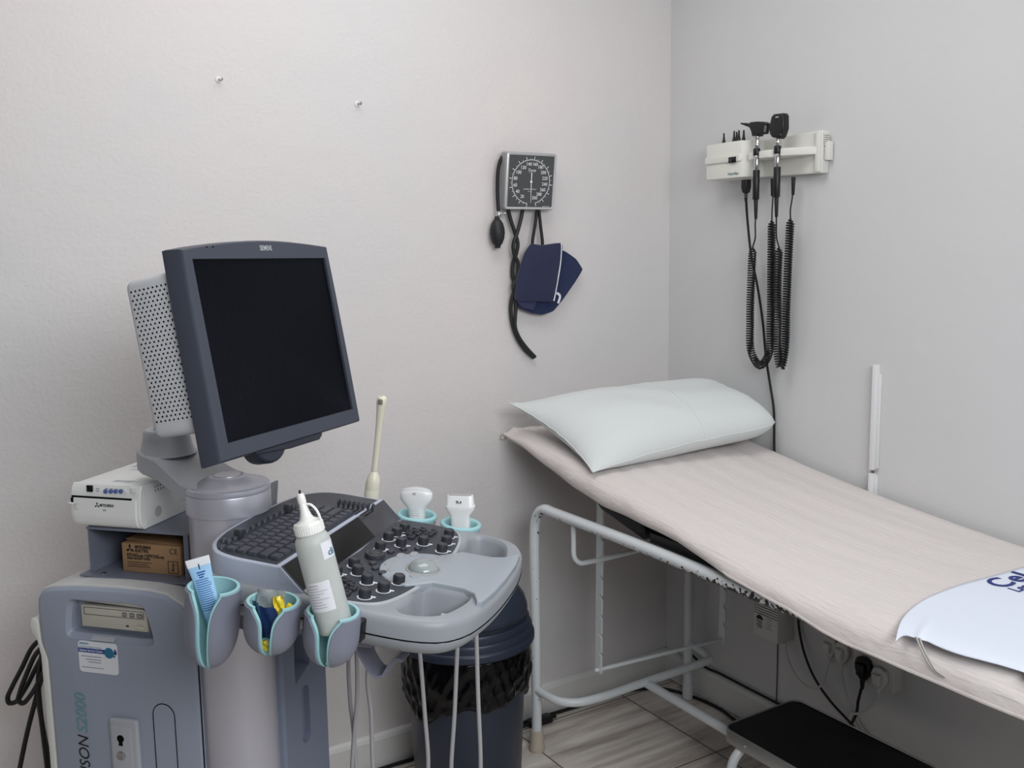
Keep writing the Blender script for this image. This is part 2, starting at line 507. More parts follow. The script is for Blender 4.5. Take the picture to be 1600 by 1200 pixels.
for s, (x, y) in {'20': (450, 570), '40': (405, 522), '60': (380, 460), '80': (380, 395), '100': (405, 335), '120': (447, 288), '140': (497, 253), '160': (555, 252), '180': (607, 278), '200': (637, 330), '220': (655, 387), '240': (655, 445), '260': (640, 500), '280': (608, 545), '300': (567, 582)}.items():
    px_, py_ = dp(x, y); b.text(s, 0.0138, T(px_, py_, zt), sx=.95)
cx_, cy_ = dp(525, 425)
px_, py_ = dp(526, 312); b.text('Tycos', .0125, T(px_, py_, zt), shear=.35, sx=.95)
px_, py_ = dp(518, 497); b.text('CERTIFIED ACCURACY', .0044, T(px_, py_, zt))
px_, py_ = dp(516, 518); b.text('mm Hg', .004, T(px_, py_, zt))
px_, py_ = dp(680, 666); b.text('MADE IN USA', .0042, T(px_, py_, zt))
b.build('dial_lettering', mark_white, dial, GF, smooth=0)
b = MB()
for k in range(0, 61):
    a = R(188.5 + 334.5 * k / 60); big = k % 4 == 0; mid = k % 2 == 0
    r0, r1 = .0655, (.0765 if big else .072 if mid else .069)
    rx, ry = math.sin(a), math.cos(a) * .965
    w = .00085 if big else .0005
    px0, py0, px1, py1 = cx_ + rx * r0, cy_ + ry * r0, cx_ + rx * r1, cy_ + ry * r1
    nx, ny = ry * w, -rx * w
    b.sheet([(px0 - nx, py0 - ny), (px0 + nx, py0 + ny), (px1 + nx, py1 + ny), (px1 - nx, py1 - ny)], zt)
seg = [R(188.5 + 334.5 * k / 90) for k in range(91)]
for a, c in zip(seg, seg[1:]):
    b.sheet([(cx_ + math.sin(q) * r, cy_ + math.cos(q) * .965 * r) for q, r in ((a, .0652), (c, .0652), (c, .0666), (a, .0666))], zt)
b.build('scale_ticks', mark_white, dial, GF, smooth=0)
b = MB()
b.prism([(cx_ - .0009, cy_ + .0005), (cx_ - .0016, cy_ + .027), (cx_ + .0016, cy_ + .027), (cx_ + .0014, cy_)], zt + .001, zt + .0018)
b.prism([(cx_ - .0012, cy_), (cx_ + .0012, cy_), (cx_ + .0026, cy_ - .061), (cx_ + .0018, cy_ - .061)], zt + .001, zt + .0018)
b.lathe([(.0036, 0), (.0036, .0022), (.002, .003), (0, .003)], 16, T(cx_, cy_, zt))
b.build('needle', mark_white, t, GF, smooth=30)

def wp(l, Y): return [WY(x, y, Y if not isinstance(Y, (list, tuple)) else Y[min(i, len(Y)-1)]) for i, (x, y) in enumerate(l)]
hose = mat('grey black rubber hose', (34, 36, 36), 0.6)
b = MB(); b.tube(wp([(792, 240), (784, 246), (778.5, 264), (777, 295), (778, 320), (779, 333)], [-.03, -.03, -.028, -.026, -.026, -.028]), .0052)
hz = b.build('bulb_hose', black_rubber, t)
bc = WY(778, 363, -.030); top, bot = WY(779, 338, -.03), WY(777.5, 388, -.03)
b = MB()
hh = (top.z - bot.z)
b.lathe([(.005, 0), (.0085, .0005), (.0085, .006), (.010, .0085), (.0155, .016), (.0205, .030), (.0225, .046), (.0215, .060), (.0175, .074), (.0115, .084), (.0075, .088), (.0075, .094), (.0055, .0955)], 28, M4.Translation(bot) @ M4.Diagonal((1, 1, hh / .0955, 1)))
b.build('inflation_bulb', mat('black rubber bulb', (30, 31, 34), 0.5), t)
b = MB(); b.rod(top - V((0, 0, .004)), top + V((0, 0, .014)), .0068, bev=.001); b.rod(top + V((.004, -.002, .009)), top + V((.017, -.004, .008)), .0036, bev=.0008); b.rod(top + V((.0165, -.004, .008)), top + V((.0205, -.004, .008)), .006, bev=.0012, seg=14)
b.build('release_valve', chrome, t)
b = MB(); b.tube(wp([(793, 322), (797, 340), (804, 362), (809, 380), (807, 395), (802, 410), (801, 432), (806, 447), (801, 462), (798, 480), (799, 496), (802, 512), (808, 528), (820, 546), (834, 559)], [-.026, -.022, -.024, -.026, -.022, -.016, -.014, -.018, -.02, -.014, -.014, -.014, -.014, -.013, -.013]), .0058)
b.build('hanging_hose', hose, t)
b = MB(); b.tube(wp([(818, 322), (814, 342), (808, 364), (802, 382), (803, 396), (809, 410), (809, 430), (802, 447), (805, 462), (806, 480), (805, 496), (805, 511), (811, 527), (823, 544), (836, 558)], [-.026, -.03, -.036, -.034, -.03, -.026, -.026, -.03, -.026, -.024, -.024, -.022, -.02, -.016, -.013]), .0058)
b.build('hanging_hose', hose, t)
for xa, xb in ((840, 832), (841.5, 847.5)):
    b = MB(); b.tube(wp([(xa, 322), ((xa + xb) / 2, 352), (xb, 378), (xb, 392)], [-.026, -.03, -.034, -.034]), .0048); b.build('cuff_hose', black_rubber, t)

def cloth_pad(pts, y0, y1, bulge):
    """A padded cloth panel: outline in photo pixels, from depth y0 at its back to y1 at its front."""
    p = [WY(x, y, (y0 + y1) / 2) for x, y in pts]
    poly = ccw([(q.x, q.z) for q in smooth_path(p, 4, True)])
    cx, cz = sum(q[0] for q in poly) / len(poly), sum(q[1] for q in poly) / len(poly)
    rings = []
    for s, y in ((.6, y0), (.985, y0), (1.0, y0 + .25 * (y1 - y0)), (1.0, y0 + .7 * (y1 - y0)), (.985, y1), (.8, y1 - bulge * .6), (.5, y1 - bulge), (.2, y1 - bulge * 1.1)):
        rings.append([(cx + (x - cx) * s, y + .0012 * math.sin(x * 120 + z * 50) * (1 - s), cz + (z - cz) * s) for x, z in poly])
    m = MB(); m.rings(rings); return m
def hard(pts):  # doubles corner points so that the smoothing keeps corners
    out = []
    for i, q in enumerate(pts):
        a, c = pts[i-1], pts[(i+1) % len(pts)]
        for w in (.04, ):
            out.append((q[0] + (a[0] - q[0]) * w, q[1] + (a[1] - q[1]) * w)); out.append((q[0] + (c[0] - q[0]) * w, q[1] + (c[1] - q[1]) * w))
    return out
cuff = cloth_pad(hard([(830, 381), (846, 383), (878, 379.5), (876, 410), (865.5, 471), (835, 470.5), (805, 469), (809, 430), (821, 394)]), -.036, -.048, .006).build('cuff', navy, t)
cloth_pad(hard([(862, 388), (881, 392), (898, 404), (908.5, 420.5), (897, 440), (877.5, 468), (862, 486.5), (846, 492), (831, 490), (813, 483), (805, 474), (812, 430)]), -.012, -.03, .003).build('rear_flap', navy_velvet, cuff)
cloth_pad(hard([(806, 469), (838, 471), (832, 485), (815, 481)]), -.031, -.037, .002).build('folded_lining', mat('slate lining cloth', (46, 50, 84), .7), cuff)
b = MB(); b.tube(wp([(877.5, 380), (876.8, 395), (875.5, 412), (871, 440), (865.5, 470)], -.0485), .0027, flat=.5); b.build('white_binding', mat('white binding tape', (222, 224, 230), .7), cuff)
b = MB(); b.tube(wp([(868, 458), (872, 459), (875, 463), (872, 474)], -.035), .004, flat=.35); b.build('white_tag', mat('white binding tape', (222, 224, 230), .7), cuff)

# ------------------------------------------------------------------ wall transformer with otoscope and ophthalmoscope
WF = frame(V((0, 0, 0)), (0, -1, 0), (0, 0, 1), (-1, 0, 0))       # x along the wall away from the corner, y up, z out of the wall
WR = frame(V((0, -0.44, 1.705)), (0, -1, 0), (0, 0, 1), (-1, 0, 0))
def ws(x, y, d): return on(WF, x, y, 2, d)
st = thing('diagnostic_wall_station', 'cream wall transformer holding an otoscope and an ophthalmoscope, on the right wall', 'medical wall unit', WR)
zb, zt_ = 1.7075, 1.8125
b = MB(); b.prism([(.268, .0), (.268, .088), (.271, .091), (.408, .091), (.413, .088), (.437, .052), (.445, .03), (.445, 0)], zb, zt_, .0025, axes=(0, 2, 1))
b.build('transformer_box', cream_plastic, st, WF)
b = MB(); b.prism([(.268, .08), (.268, .0935), (.2695, .0965), (.409, .0965), (.4125, .093), (.42, .07), (.4, .06)], 1.7535, 1.7745, .003, axes=(0, 2, 1))
b.build('raised_band', cream_plastic, st, WF)
b = MB(); b.prism([(.44, zb), (.652, zb - .004), (.655, zb), (.655, zt_ + .001), (.651, zt_ + .005), (.44, zt_)], .0, .03, .003)
b.box((.645, (zb + zt_) / 2, .034), (.016, .108, .01), .003)
b.build('cradle_back', cream_plastic, st, WF)
hx1, hx2 = ws(1182, 260, .088).x, ws(1214.5, 255, .088).x
b = MB()
pl = [(.44, .02), (.44, .088), (hx1 - .0125, .088), (hx1 - .010, .084), (hx1 - .0085, .066), (hx1, .062), (hx1 + .0085, .066), (hx1 + .010, .084), (hx1 + .0125, .092), (hx1 + .045, .096), (hx1 + .05, .094),
      (hx2 - .0125, .088), (hx2 - .010, .084), (hx2 - .0085, .066), (hx2, .062), (hx2 + .0085, .066), (hx2 + .010, .084), (hx2 + .0125, .09), (hx2 + .028, .09), (.64, .042), (.648, .034), (.648, .02)]
b.prism(pl, 1.7535, 1.775, .003, axes=(0, 2, 1)); b.build('cradle_bar', cream_plastic, st, WF)
b = MB(); b.box((.664, 1.762, .013), (.014, .05, .02), .002)
for k in range(6): b.box((.6585, 1.806 - k * .0055, .016), (.006, .003, .022), .0008)
b.build('end_rail', cream_plastic, st, WF)
q0, q1 = ws(1138.5, 255, .0968), ws(1150, 244.5, .0968)
b = MB(); b.box(((q0.x + q1.x) / 2, (q0.y + q1.y) / 2, .0968), (q1.x - q0.x, q1.y - q0.y, .003), .0008); sw = b.build('power_switch', gloss_black, st, WF)
b = MB(); b.lathe([(.0018, 0), (.0014, .0008), (0, .001)], 12, T((q0.x + q1.x) / 2 - .006, (q0.y + q1.y) / 2, .0983)); b.build('indicator_light', mat('grey lens', (120, 126, 124), .3), sw, WF)
q0 = ws(1146.5, 271.5, .0914)
b = MB(); b.text('Welch', .0115, T(q0.x - .0005, q0.y, .0914), align='RIGHT', fat=.0001, sx=.8); b.build('teal_lettering', mat('teal green print', (40, 130, 122), .6), st, WF, smooth=0)
b = MB(); b.text('Allyn', .0115, T(q0.x, q0.y, .0914), align='LEFT', fat=.0001, sx=.8); b.build('blue_lettering', mat('steel blue print', (58, 84, 118), .6), st, WF, smooth=0)

def coil(mb, path, turns, rc, rw):
    p = smooth_path(path, 14)
    L = [0]
    for a, c in zip(p, p[1:]): L.append(L[-1] + (c - a).length)
    n = turns * 11
    pts = []; j = 0; nrm = None; prevT = None
    for i in range(n + 1):
        s = L[-1] * i / n
        while j < len(p) - 2 and L[j+1] < s: j += 1
        f = (s - L[j]) / max(1e-9, L[j+1] - L[j]); c = p[j].lerp(p[j+1], f)
        t_ = (p[min(j+2, len(p)-1)] - p[max(j-1, 0)]).normalized()
        if nrm is None: nrm = t_.orthogonal().normalized()
        else: nrm = prevT.rotation_difference(t_) @ nrm
        nrm = (nrm - t_ * nrm.dot(t_)).normalized(); prevT = t_
        bn = t_.cross(nrm); a = 2 * PI * turns * i / n
        e = min(1, i / 22, (n - i) / 22)
        pts.append(c + (nrm * math.cos(a) + bn * math.sin(a)) * rc * e)
    mb.tube(pts, rw, seg=6, smooth=False)
    return mb

def handle(t, x, ztop, coll, chr_, grip, fr):
    """collar, chrome and grip of an instrument handle standing at x; heights are world z."""
    D = .088
    def up(y): return RX(-90)
    def rod(mb, z0, z1, r, r2=None, bev=.0008): mb.rod((x, z0, D), (x, z1, D), r, r2, bev=bev, seg=22)
    b = MB(); rod(b, coll[1], ztop, .0075); rod(b, coll[1] + .006, coll[1] + .012, .0085); rod(b, ztop - .008, ztop, .0086); b.build('chrome_neck', chrome, t, fr)
    b = MB(); rod(b, coll[0], coll[1], .0102, .0098, .001); b.build('rheostat_collar', black_plastic, t, fr)
    b = MB(); rod(b, chr_[0], coll[0], .0074); b.build('chrome_barrel', chrome, t, fr)
    b = MB(); rod(b, grip, chr_[0], .0094, .0098, .0012); g = b.build('grip', black_plastic, t, fr)
    return g

Z = lambda y, x: ws(x, y, .088).y
x = hx1
ot = thing('otoscope', 'black otoscope with side-pointing cone, the instrument nearer the room corner', 'otoscope', frame(V((-.088, -x, Z(312, 1180))), (0, -1, 0), (0, 0, 1), (-1, 0, 0)))
handle(ot, x, Z(212, 1182), (Z(243, 1181), Z(232, 1182)), (Z(266, 1181), 0), Z(312, 1180), WF)
o_ = [ws(px_, py_, .088) for px_, py_ in ((1175, 191), (1186, 190), (1197.5, 190.5), (1201, 193.5), (1197.5, 209), (1190, 210.5), (1188.5, 213), (1178.5, 213), (1177, 206), (1174, 199))]
b = MB(); b.prism([(p.x, p.y) for p in o_], .077, .099, .004); hd = b.build('head', black_plastic, ot, WF)
a_, c_ = ws(1175.5, 196.5, .088), ws(1157.5, 192.8, .088)
b = MB(); b.rod(a_, a_.lerp(c_, .2), .0075, .0068, bev=.0006); b.rod(a_.lerp(c_, .18), c_, .0058, .002, bev=.0004); b.build('ear_cone', black_plastic, ot, WF)
q0 = ws(1195.5, 201.5, .0995)
b = MB(); b.box((q0.x, q0.y, .0993), (.009, .018, .0012), .0005, rot=M4.Rotation(R(-12), 3, 'Z')); b.build('viewing_lens', mat('smoky lens', (96, 98, 100), .15), hd, WF)
def cord_from(t, x, zg, path_px, dep, start_px, end_px, turns, end_x=None):
    b = MB(); b.rod((x, zg, .088), (x - .0005, zg - .055, .086), .0062, .0042, bev=.0006); b.build('strain_relief', black_rubber, t, WF)
    P = [ws(px_, py_, d_) for (px_, py_), d_ in zip(path_px, dep)]
    b = MB()
    b.tube([V((x - .0005, zg - .05, .086))] + [ws(*q) for q in start_px] + [P[0]], .0021, seg=8)
    coil(b, P, turns, .0100, .0024)
    b.tube([P[-1]] + [ws(*q) for q in end_px], .0021, seg=8)
    e1 = ws(*end_px[-1]); 
    b.rod(e1 - V((0, .03, 0)), e1 + V((0, .02, 0)), .0042, .006, bev=.0008)
    b.build('coiled_cord', black_rubber, t, WF, smooth=50)
cord_from(ot, x, Z(312, 1180), [(1176, 386), (1174, 430), (1172, 500), (1174, 550), (1187, 571), (1200, 556), (1204, 500), (1205, 420), (1206, 344)], [.07, .06, .055, .052, .05, .05, .052, .055, .06], [(1180, 350, .08), (1180, 372, .074)], [(1206.5, 325, .055), (1207.5, 310, .045), (1207, 290, .04)], 112)
x = hx2
op = thing('ophthalmoscope', 'black upright ophthalmoscope with flat head, the instrument farther from the corner', 'ophthalmoscope', frame(V((-.088, -x, Z(308, 1214))), (0, -1, 0), (0, 0, 1), (-1, 0, 0)))
handle(op, x, Z(215, 1216), (Z(240, 1215), Z(228, 1215)), (Z(261, 1214), 0), Z(308, 1214), WF)
o_ = [ws(px_, py_, .088) for px_, py_ in ((1209.5, 182.5), (1213.5, 178.5), (1226.5, 177), (1228.5, 181), (1228.5, 201), (1224.5, 213), (1221, 217), (1210.5, 215), (1207, 210), (1205.5, 201))]
b = MB(); b.prism([(p.x, p.y) for p in o_], .074, .101, .005); hd = b.build('head', black_plastic, op, WF)
b = MB(); q0 = ws(1214, 183, .1012); b.box((q0.x, q0.y, .1012), (.011, .003, .0008), .0003); q0 = ws(1211, 195, .1012); b.build('brow_mark', mark_silver, hd, WF)
b = MB(); q0 = ws(1211.5, 190, .1014); b.box((q0.x, q0.y, .1011), (.0065, .012, .001), .0004); b.build('lens_window', gloss_black, hd, WF)
b = MB(); q0 = ws(1219.5, 210, .1016); b.lathe([(.0016, 0), (.0012, .0008), (0, .001)], 12, T(q0.x, q0.y, .101)); b.build('filter_dot', steel, hd, WF)
cord_from(op, x, Z(308, 1214), [(1217, 386), (1215, 430), (1215, 500), (1214.5, 548), (1220, 574), (1226, 548), (1228.5, 480), (1231, 420), (1235, 341)], [.075, .072, .068, .06, .052, .044, .042, .045, .05], [(1213, 350, .084), (1213.5, 372, .08)], [(1235, 328, .045), (1238, 308, .04), (1239.5, 288, .038)], 108)

spots = [(1131, 223, .05), (1147, 219.5, .062), (1151, 219.5, .04), (1154.5, 217.5, .062), (1162, 217, .05)]
labs = ['black ear speculum standing alone at the corner end of the transformer top', 'black ear speculum second from the corner on the transformer top', 'black ear speculum half hidden just behind the second one from the corner', 'black ear speculum second from the otoscope on the transformer top', 'black ear speculum standing nearest the otoscope on the transformer top']
first = None
for (px_, py_, d_), lab in zip(spots, labs):
    q = ws(px_, py_, d_)
    q = V((q.x, zt_, d_))
    fr_ = WF @ M4.Translation(q) @ RX(-90)
    if first is None:
        b = MB(); b.lathe([(.0085, 0), (.0085, .002), (.0062, .003), (.0052, .009), (.0034, .017), (.0026, .028), (.0024, .0335), (.0016, .034), (0, .0335)], 18)
        first = o = b.build('ear_speculum', black_plastic, None, fr_)
    else: o = copy_to(first, None, fr_)
    tag(o, lab, 'speculum', 'ear specula on the wall transformer')

# mains lead of the wall station: down the wall, behind the couch, to the sockets
pc = thing('mains_lead', 'black mains lead hanging from the wall transformer down behind the couch', 'power cord', T(-.03, -.6, .12))
a_ = ws(1166, 283, .06)
b = MB(); b.prism([(a_.x - .011, a_.y + .004), (a_.x - .012, a_.y - .018), (a_.x - .006, a_.y - .034), (a_.x + .006, a_.y - .034), (a_.x + .012, a_.y - .018), (a_.x + .011, a_.y + .004)], .049, .071, .004)
for k in range(4): b.rod((a_.x, a_.y - .034 - k * .006, .06), (a_.x, a_.y - .0385 - k * .006, .06), .0058 - k * .0004, bev=.0006)
b.build('connector', black_plastic, pc, WF)
pts = [V((a_.x, a_.y - .05, .06))] + [ws(*q) for q in ((1168, 345, .04), (1174, 400, .03), (1184, 450, .022), (1192, 505, .018), (1197, 560, .014), (1204, 605, .012), (1209, 640, .012), (1210, 705, .012))]
tail = [ws(*q) for q in ((1245, 950, .012), (1249, 985, .014), (1256, 1018, .02), (1272, 1058, .022), (1298, 1096, .022), (1330, 1131, .022), (1345, 1150, .022))]
b = MB(); b.tube(pts + [ws(1214, 760, .012), ws(1228, 880, .012)] + tail + [V((tail[-1].x + .03, .09, .03))], .0036, seg=8); b.build('cable', black_rubber, pc, WF)
# ------------------------------------------------------------------ examination couch
NX, FX = -0.670, -0.062          # near and far side of the frame
BF = T(-0.366, -1.0, 0)
bed = thing('examination_couch', 'white tubular steel examination couch with raised head end, in the corner of the room', 'examination couch', BF)
def rail(x):
    pts = [(x, -.181, .05), (x, -.181, .35), (x, -.181, .67), (x, -.187, .715), (x, -.206, .748), (x, -.237, .764), (x, -.28, .7645), (x, -.7, .7655), (x, -.9, .7625), (x, -1.1, .757), (x, -1.3, .7565), (x, -1.75, .7565), (x, -1.84, .751), (x, -1.868, .734), (x, -1.88, .69), (x, -1.88, .3), (x, -1.88, .05)]
    b = MB(); b.tube(pts, .0152, seg=16); return b
worn = bpy.data.materials.new('chipped white enamel'); worn.use_nodes = True
nt = worn.node_tree; bs = nt.nodes['Principled BSDF']; bs.inputs['Roughness'].default_value = .28
tc = nt.nodes.new('ShaderNodeTexCoord'); n1 = nt.nodes.new('ShaderNodeTexNoise'); n1.inputs['Scale'].default_value = 95; n1.inputs['Detail'].default_value = 3
nt.links.new(tc.outputs['Object'], n1.inputs['Vector'])
sp = nt.nodes.new('ShaderNodeSeparateXYZ'); nt.links.new(tc.outputs['Object'], sp.inputs[0])
mr = nt.nodes.new('ShaderNodeMapRange'); mr.inputs['From Min'].default_value = -.70; mr.inputs['From Max'].default_value = -1.06; mr.inputs['To Min'].default_value = .70; mr.inputs['To Max'].default_value = .49
nt.links.new(sp.outputs['Y'], mr.inputs['Value'])
gn = nt.nodes.new('ShaderNodeSeparateXYZ'); nt.links.new(tc.outputs['Normal'], gn.inputs[0])
ma = nt.nodes.new('ShaderNodeMath'); ma.operation = 'MULTIPLY_ADD'; ma.inputs[1].default_value = .16; ma.use_clamp = False
nt.links.new(gn.outputs['Z'], ma.inputs[0]); nt.links.new(mr.outputs['Result'], ma.inputs[2])
gt = nt.nodes.new('ShaderNodeMath'); gt.operation = 'GREATER_THAN'; nt.links.new(n1.outputs['Fac'], gt.inputs[0]); nt.links.new(ma.outputs[0], gt.inputs[1])
mx = nt.nodes.new('ShaderNodeMix'); mx.data_type = 'RGBA'; mx.inputs['A'].default_value = lin((216, 220, 222)); mx.inputs['B'].default_value = lin((38, 34, 34))
nt.links.new(gt.outputs[0], mx.inputs['Factor']); nt.links.new(mx.outputs['Result'], bs.inputs['Base Color'])
rail(NX).build('side_frame', worn, bed)['label'] = 'chipped near side frame of white tube'
rail(FX).build('side_frame', white_paint, bed)
for x in (NX, FX):
    for y in (-.181, -1.88):
        b = MB()
        if x == NX: b.lathe([(.0235, 0), (.0245, .006), (.0235, .016), (.0215, .022), (.0205, .06), (.0185, .066), (.0152, .066)], 24, T(x, y, 0)); m_ = rubber_cream
        else: b.lathe([(.012, 0), (.0165, .004), (.0175, .012), (.0172, .055), (.0152, .056)], 20, T(x, y, 0)); m_ = white_paint
        b.build('foot', m_, bed)
# lower stretcher loops at both ends, the spine between them
def loop(y0, s):
    yy = y0 + s * .13
    b = MB(); b.tube([(NX, y0, .195), (NX + .004, y0 + s * .03, .192), (NX + .022, y0 + s * .085, .186), (NX + .06, y0 + s * .118, .184), (NX + .11, yy, .184), (-.36, yy, .186), (-.12, yy, .19), (-.085, yy - s * .004, .19), (-.068, yy - s * .03, .19), (-.064, y0 + s * .06, .195), (FX, y0, .2)], .0128, seg=14)
    return b
loop(-.181, -1).build('stretcher', white_paint, bed); loop(-1.88, 1).build('stretcher', white_paint, bed)
q0 = WZ(1028, 1079, .178)
b = MB(); b.tube([(q0.x, -.311, .180), (q0.x + .003, -1.0, .172), (q0.x, -1.75, .180)], .0135, seg=14); b.build('spine_tube', white_paint, bed)
# back rest rest-bar, ratchet strips and their linking rod
b = MB(); b.tube([(NX + .006, -.369, .757), (NX + .006, -.37, .70), (NX + .008, -.371, .655), (NX + .025, -.373, .637), (NX + .06, -.374, .634), (-.36, -.376, .638), (-.12, -.377, .64), (-.078, -.376, .655), (-.07, -.373, .70), (-.07, -.372, .757)], .0072, seg=12); b.build('rest_bar', white_paint, bed)
def ratchet(x, y, z0, z1, n):
    w = .0135
    poly = [(-w, z0 + .004), (-w + .004, z0), (w - .004, z0), (w, z0 + .004)]
    for k in range(n):
        z = z0 + .055 + k * .058
        poly += [(w, z), (w - .010, z + .009), (w - .012, z + .015), (w - .008, z + .017), (w - .001, z + .012), (w, z + .014)]
    poly += [(w, z1), (-w, z1)]
    b = MB(); b.prism([(-px_, pz) for px_, pz in poly], x - .003, x + .003, 0, axes=(1, 2, 0))
    for v in b.bm.verts: v.co.y += y - (v.co.z - z0) * .02
    return b
ratchet(-.55, -.332, .272, .84, 7).build('ratchet_strip', white_paint, bed)
ratchet(-.1, -.377, .275, .84, 7).build('ratchet_strip', white_paint, bed)
b = MB(); b.rod((-.566, -.334, .285), (-.086, -.379, .287), .0058, bev=.001, seg=12); b.build('linking_rod', white_paint, bed)
# cushions in black vinyl
b = MB(); b.prism([(-.648, .7725), (-.47, .813), (-.40, .862), (-.07, .925), (-.056, .93), (-.066, .956), (-.085, .955), (-.62, .842), (-.652, .80)], -.648, -.034, .008, axes=(1, 2, 0)); b.build('head_cushion', black_vinyl, bed)
b = MB(); b.prism([(-.672, .772), (-.672, .800), (-1.05, .799), (-1.95, .786), (-1.95, .735), (-1.3, .752)], -.648, -.034, .007, axes=(1, 2, 0)); b.build('main_cushion', black_vinyl, bed)

# stretched sheet over both cushions
def ip(tab, y):
    for (a, p), (c, q) in zip(tab, tab[1:]):
        if c <= y <= a:
            f = (a - y) / (a - c); f = f
            return p + (q - p) * f
    return tab[0][1] if y > tab[0][0] else tab[-1][1]
TOP = [(-.03, .968), (-.1323, .964), (-.28, .938), (-.4, .916), (-.65, .876), (-.90, .842), (-1.1, .8175), (-1.25, .806), (-1.41, .801), (-1.6, .796), (-1.97, .789)]
HEM = [(-.03, .945), (-.121, .930), (-.25, .893), (-.3745, .862), (-.505, .838), (-.817, .8125), (-1.07, .7800), (-1.17, .769), (-1.255, .752), (-1.32, .745), (-1.47, .743), (-1.66, .741), (-1.97, .737)]
def topz(y): return ip(TOP, y)
ys = [-.028 - 1.93 * k / 150 for k in range(151)]
def wr(x, y):
    a = .0040 * math.sin(34 * x + 5.5 * y + 1.7 * math.sin(3.1 * y + 4 * x)) * (0.55 + .45 * math.sin(6 * x - 2.3 * y)) 
    c = .0018 * math.sin(83 * x + 9 * y + 2 * math.sin(5 * y))
    return (a + c) * max(.12, min(1, (y + 1.45) / .5))
rows = []
for y in ys:
    zt_, zh = topz(y), ip(HEM, y)
    fold = .004 * math.sin(17 * y) + .003 * math.sin(41 * y + 1); fold *= (1 if y > -.8 else .5); k_ = max(0, min(1, (-.80 - y) / .2)) * .0165
    row = [(-.655 - k_ * 2.6, y, zh + .002), (-.668 - k_ * 1.8, y, zh - .003 + fold * .3), (-.677 + fold * .3 - k_ * 1.2, y, zh + .004), (-.679 + fold * .6 - k_, y, zh + (zt_ - zh) * .35), (-.676 + fold * .4 - k_ * .6, y, zh + (zt_ - zh) * .62), (-.668, y, zt_ - .010), (-.655, y, zt_ - .003)]
    for k in range(41):
        x = -.645 + (.62) * k / 40
        sag = 0
        row.append((x, y, zt_ + wr(x, y) - sag))
    row += [(-.020, y, zt_ - .006), (-.016, y, zt_ - .02), (-.016, y, zt_ - .07)]
    rows.append(row)
# head end tucked down
e0 = rows[0]
pre = []
for f, dy in ((.0, .003), (.15, .006), (.55, .006), (.85, .003)):
    pre.append([(x, y + dy, HEM[0][1] - .006 + (z - HEM[0][1] + .006) * f) for x, y, z in e0])
rows = pre + rows
b = MB(); b.grid(rows)
sh = b.build('fitted_sheet', sheet_mat, None, I4, smooth=80)
tag(sh, 'pale pink fitted sheet stretched over the whole couch top', 'bed sheet')
md = sh.modifiers.new('thickness', 'SOLIDIFY'); md.thickness = .0016; md.offset = -1

# pillow
PC = [V((-.700, -.105, 1.058)), V((-.672, -.470, .917)), V((-.020, -.535, .982)), V((-.020, -.160, 1.050))]   # head near, front near, front far, head far
nrm = ((PC[2] - PC[0]).cross(PC[3] - PC[1])).normalized()
if nrm.z < 0: nrm = -nrm
N = 44
def pil(s, t_, sgn):
    a = (1 + s) / 2; c = (1 + t_) / 2
    p = (PC[1] * (1 - a) + PC[2] * a) * (1 - c) + (PC[0] * (1 - a) + PC[3] * a) * c
    # edges drawn in between the corners
    ctr = (PC[0] + PC[1] + PC[2] + PC[3]) / 4
    pin = .045 * (1 - s * s) * t_ * abs(t_) ** 3; ex = (PC[0] - PC[1]).normalized(); ax = (PC[2] - PC[1]).normalized()
    p = p - ex * (.022 * (1 - s * s) * abs(t_) ** 3 * (1 if t_ > 0 else -1)) - ax * (.03 * (1 - t_ * t_) * abs(s) ** 3 * (1 if s > 0 else -1))
    if s > 0: p = p - (ax * .010 + ex * (.03 if t_ > 0 else -.026)) * (s ** 8 * abs(t_) ** 5)
    h = max(0, (1 - abs(s) ** (2.6 if s < 0 else 2.6 + 11 * s))) ** (.62 if s < 0 else .62 - .2 * s) * max(0, (1 - abs(t_) ** 2.4)) ** .62
    w = .0022 * math.sin(7 * s + 9 * t_ + 1.2 * math.sin(6 * s)) * h + .006 * math.sin(26 * t_ + 7 * s) * max(0, abs(s) - .72) * (1 - abs(t_)) + .004 * math.sin(15 * s + 5 * t_) * max(0, abs(t_) - .6) * (1 - s * s)
    up_ = .088 if sgn > 0 else -.078
    p = p + nrm * (h * up_ + w * (1 if sgn > 0 else .4)) 
    lo = topz(p.y) + .0035
    if p.y > -.03: lo = .90
    if p.x > -.678 and p.z < lo: p.z = lo
    p.x = min(p.x, -.022); p.y = min(p.y, -.012)
    return p
gu = [math.sin(PI/2 * (-1 + 2 * k / N)) for k in range(N + 1)]
t = bmesh.new()
top = [[t.verts.new(pil(s, q, 1)) for s in gu] for q in gu]
bot = [[top[i][j] if i in (0, N) or j in (0, N) else t.verts.new(pil(gu[j], gu[i], -1)) for j in range(N + 1)] for i in range(N + 1)]
for g, fl in ((top, False), (bot, True)):
    for i in range(N):
        for j in range(N):
            f = (g[i][j], g[i][j+1], g[i+1][j+1], g[i+1][j])
            t.faces.new(tuple(reversed(f)) if fl else f)
b = MB(); b.merge(t)
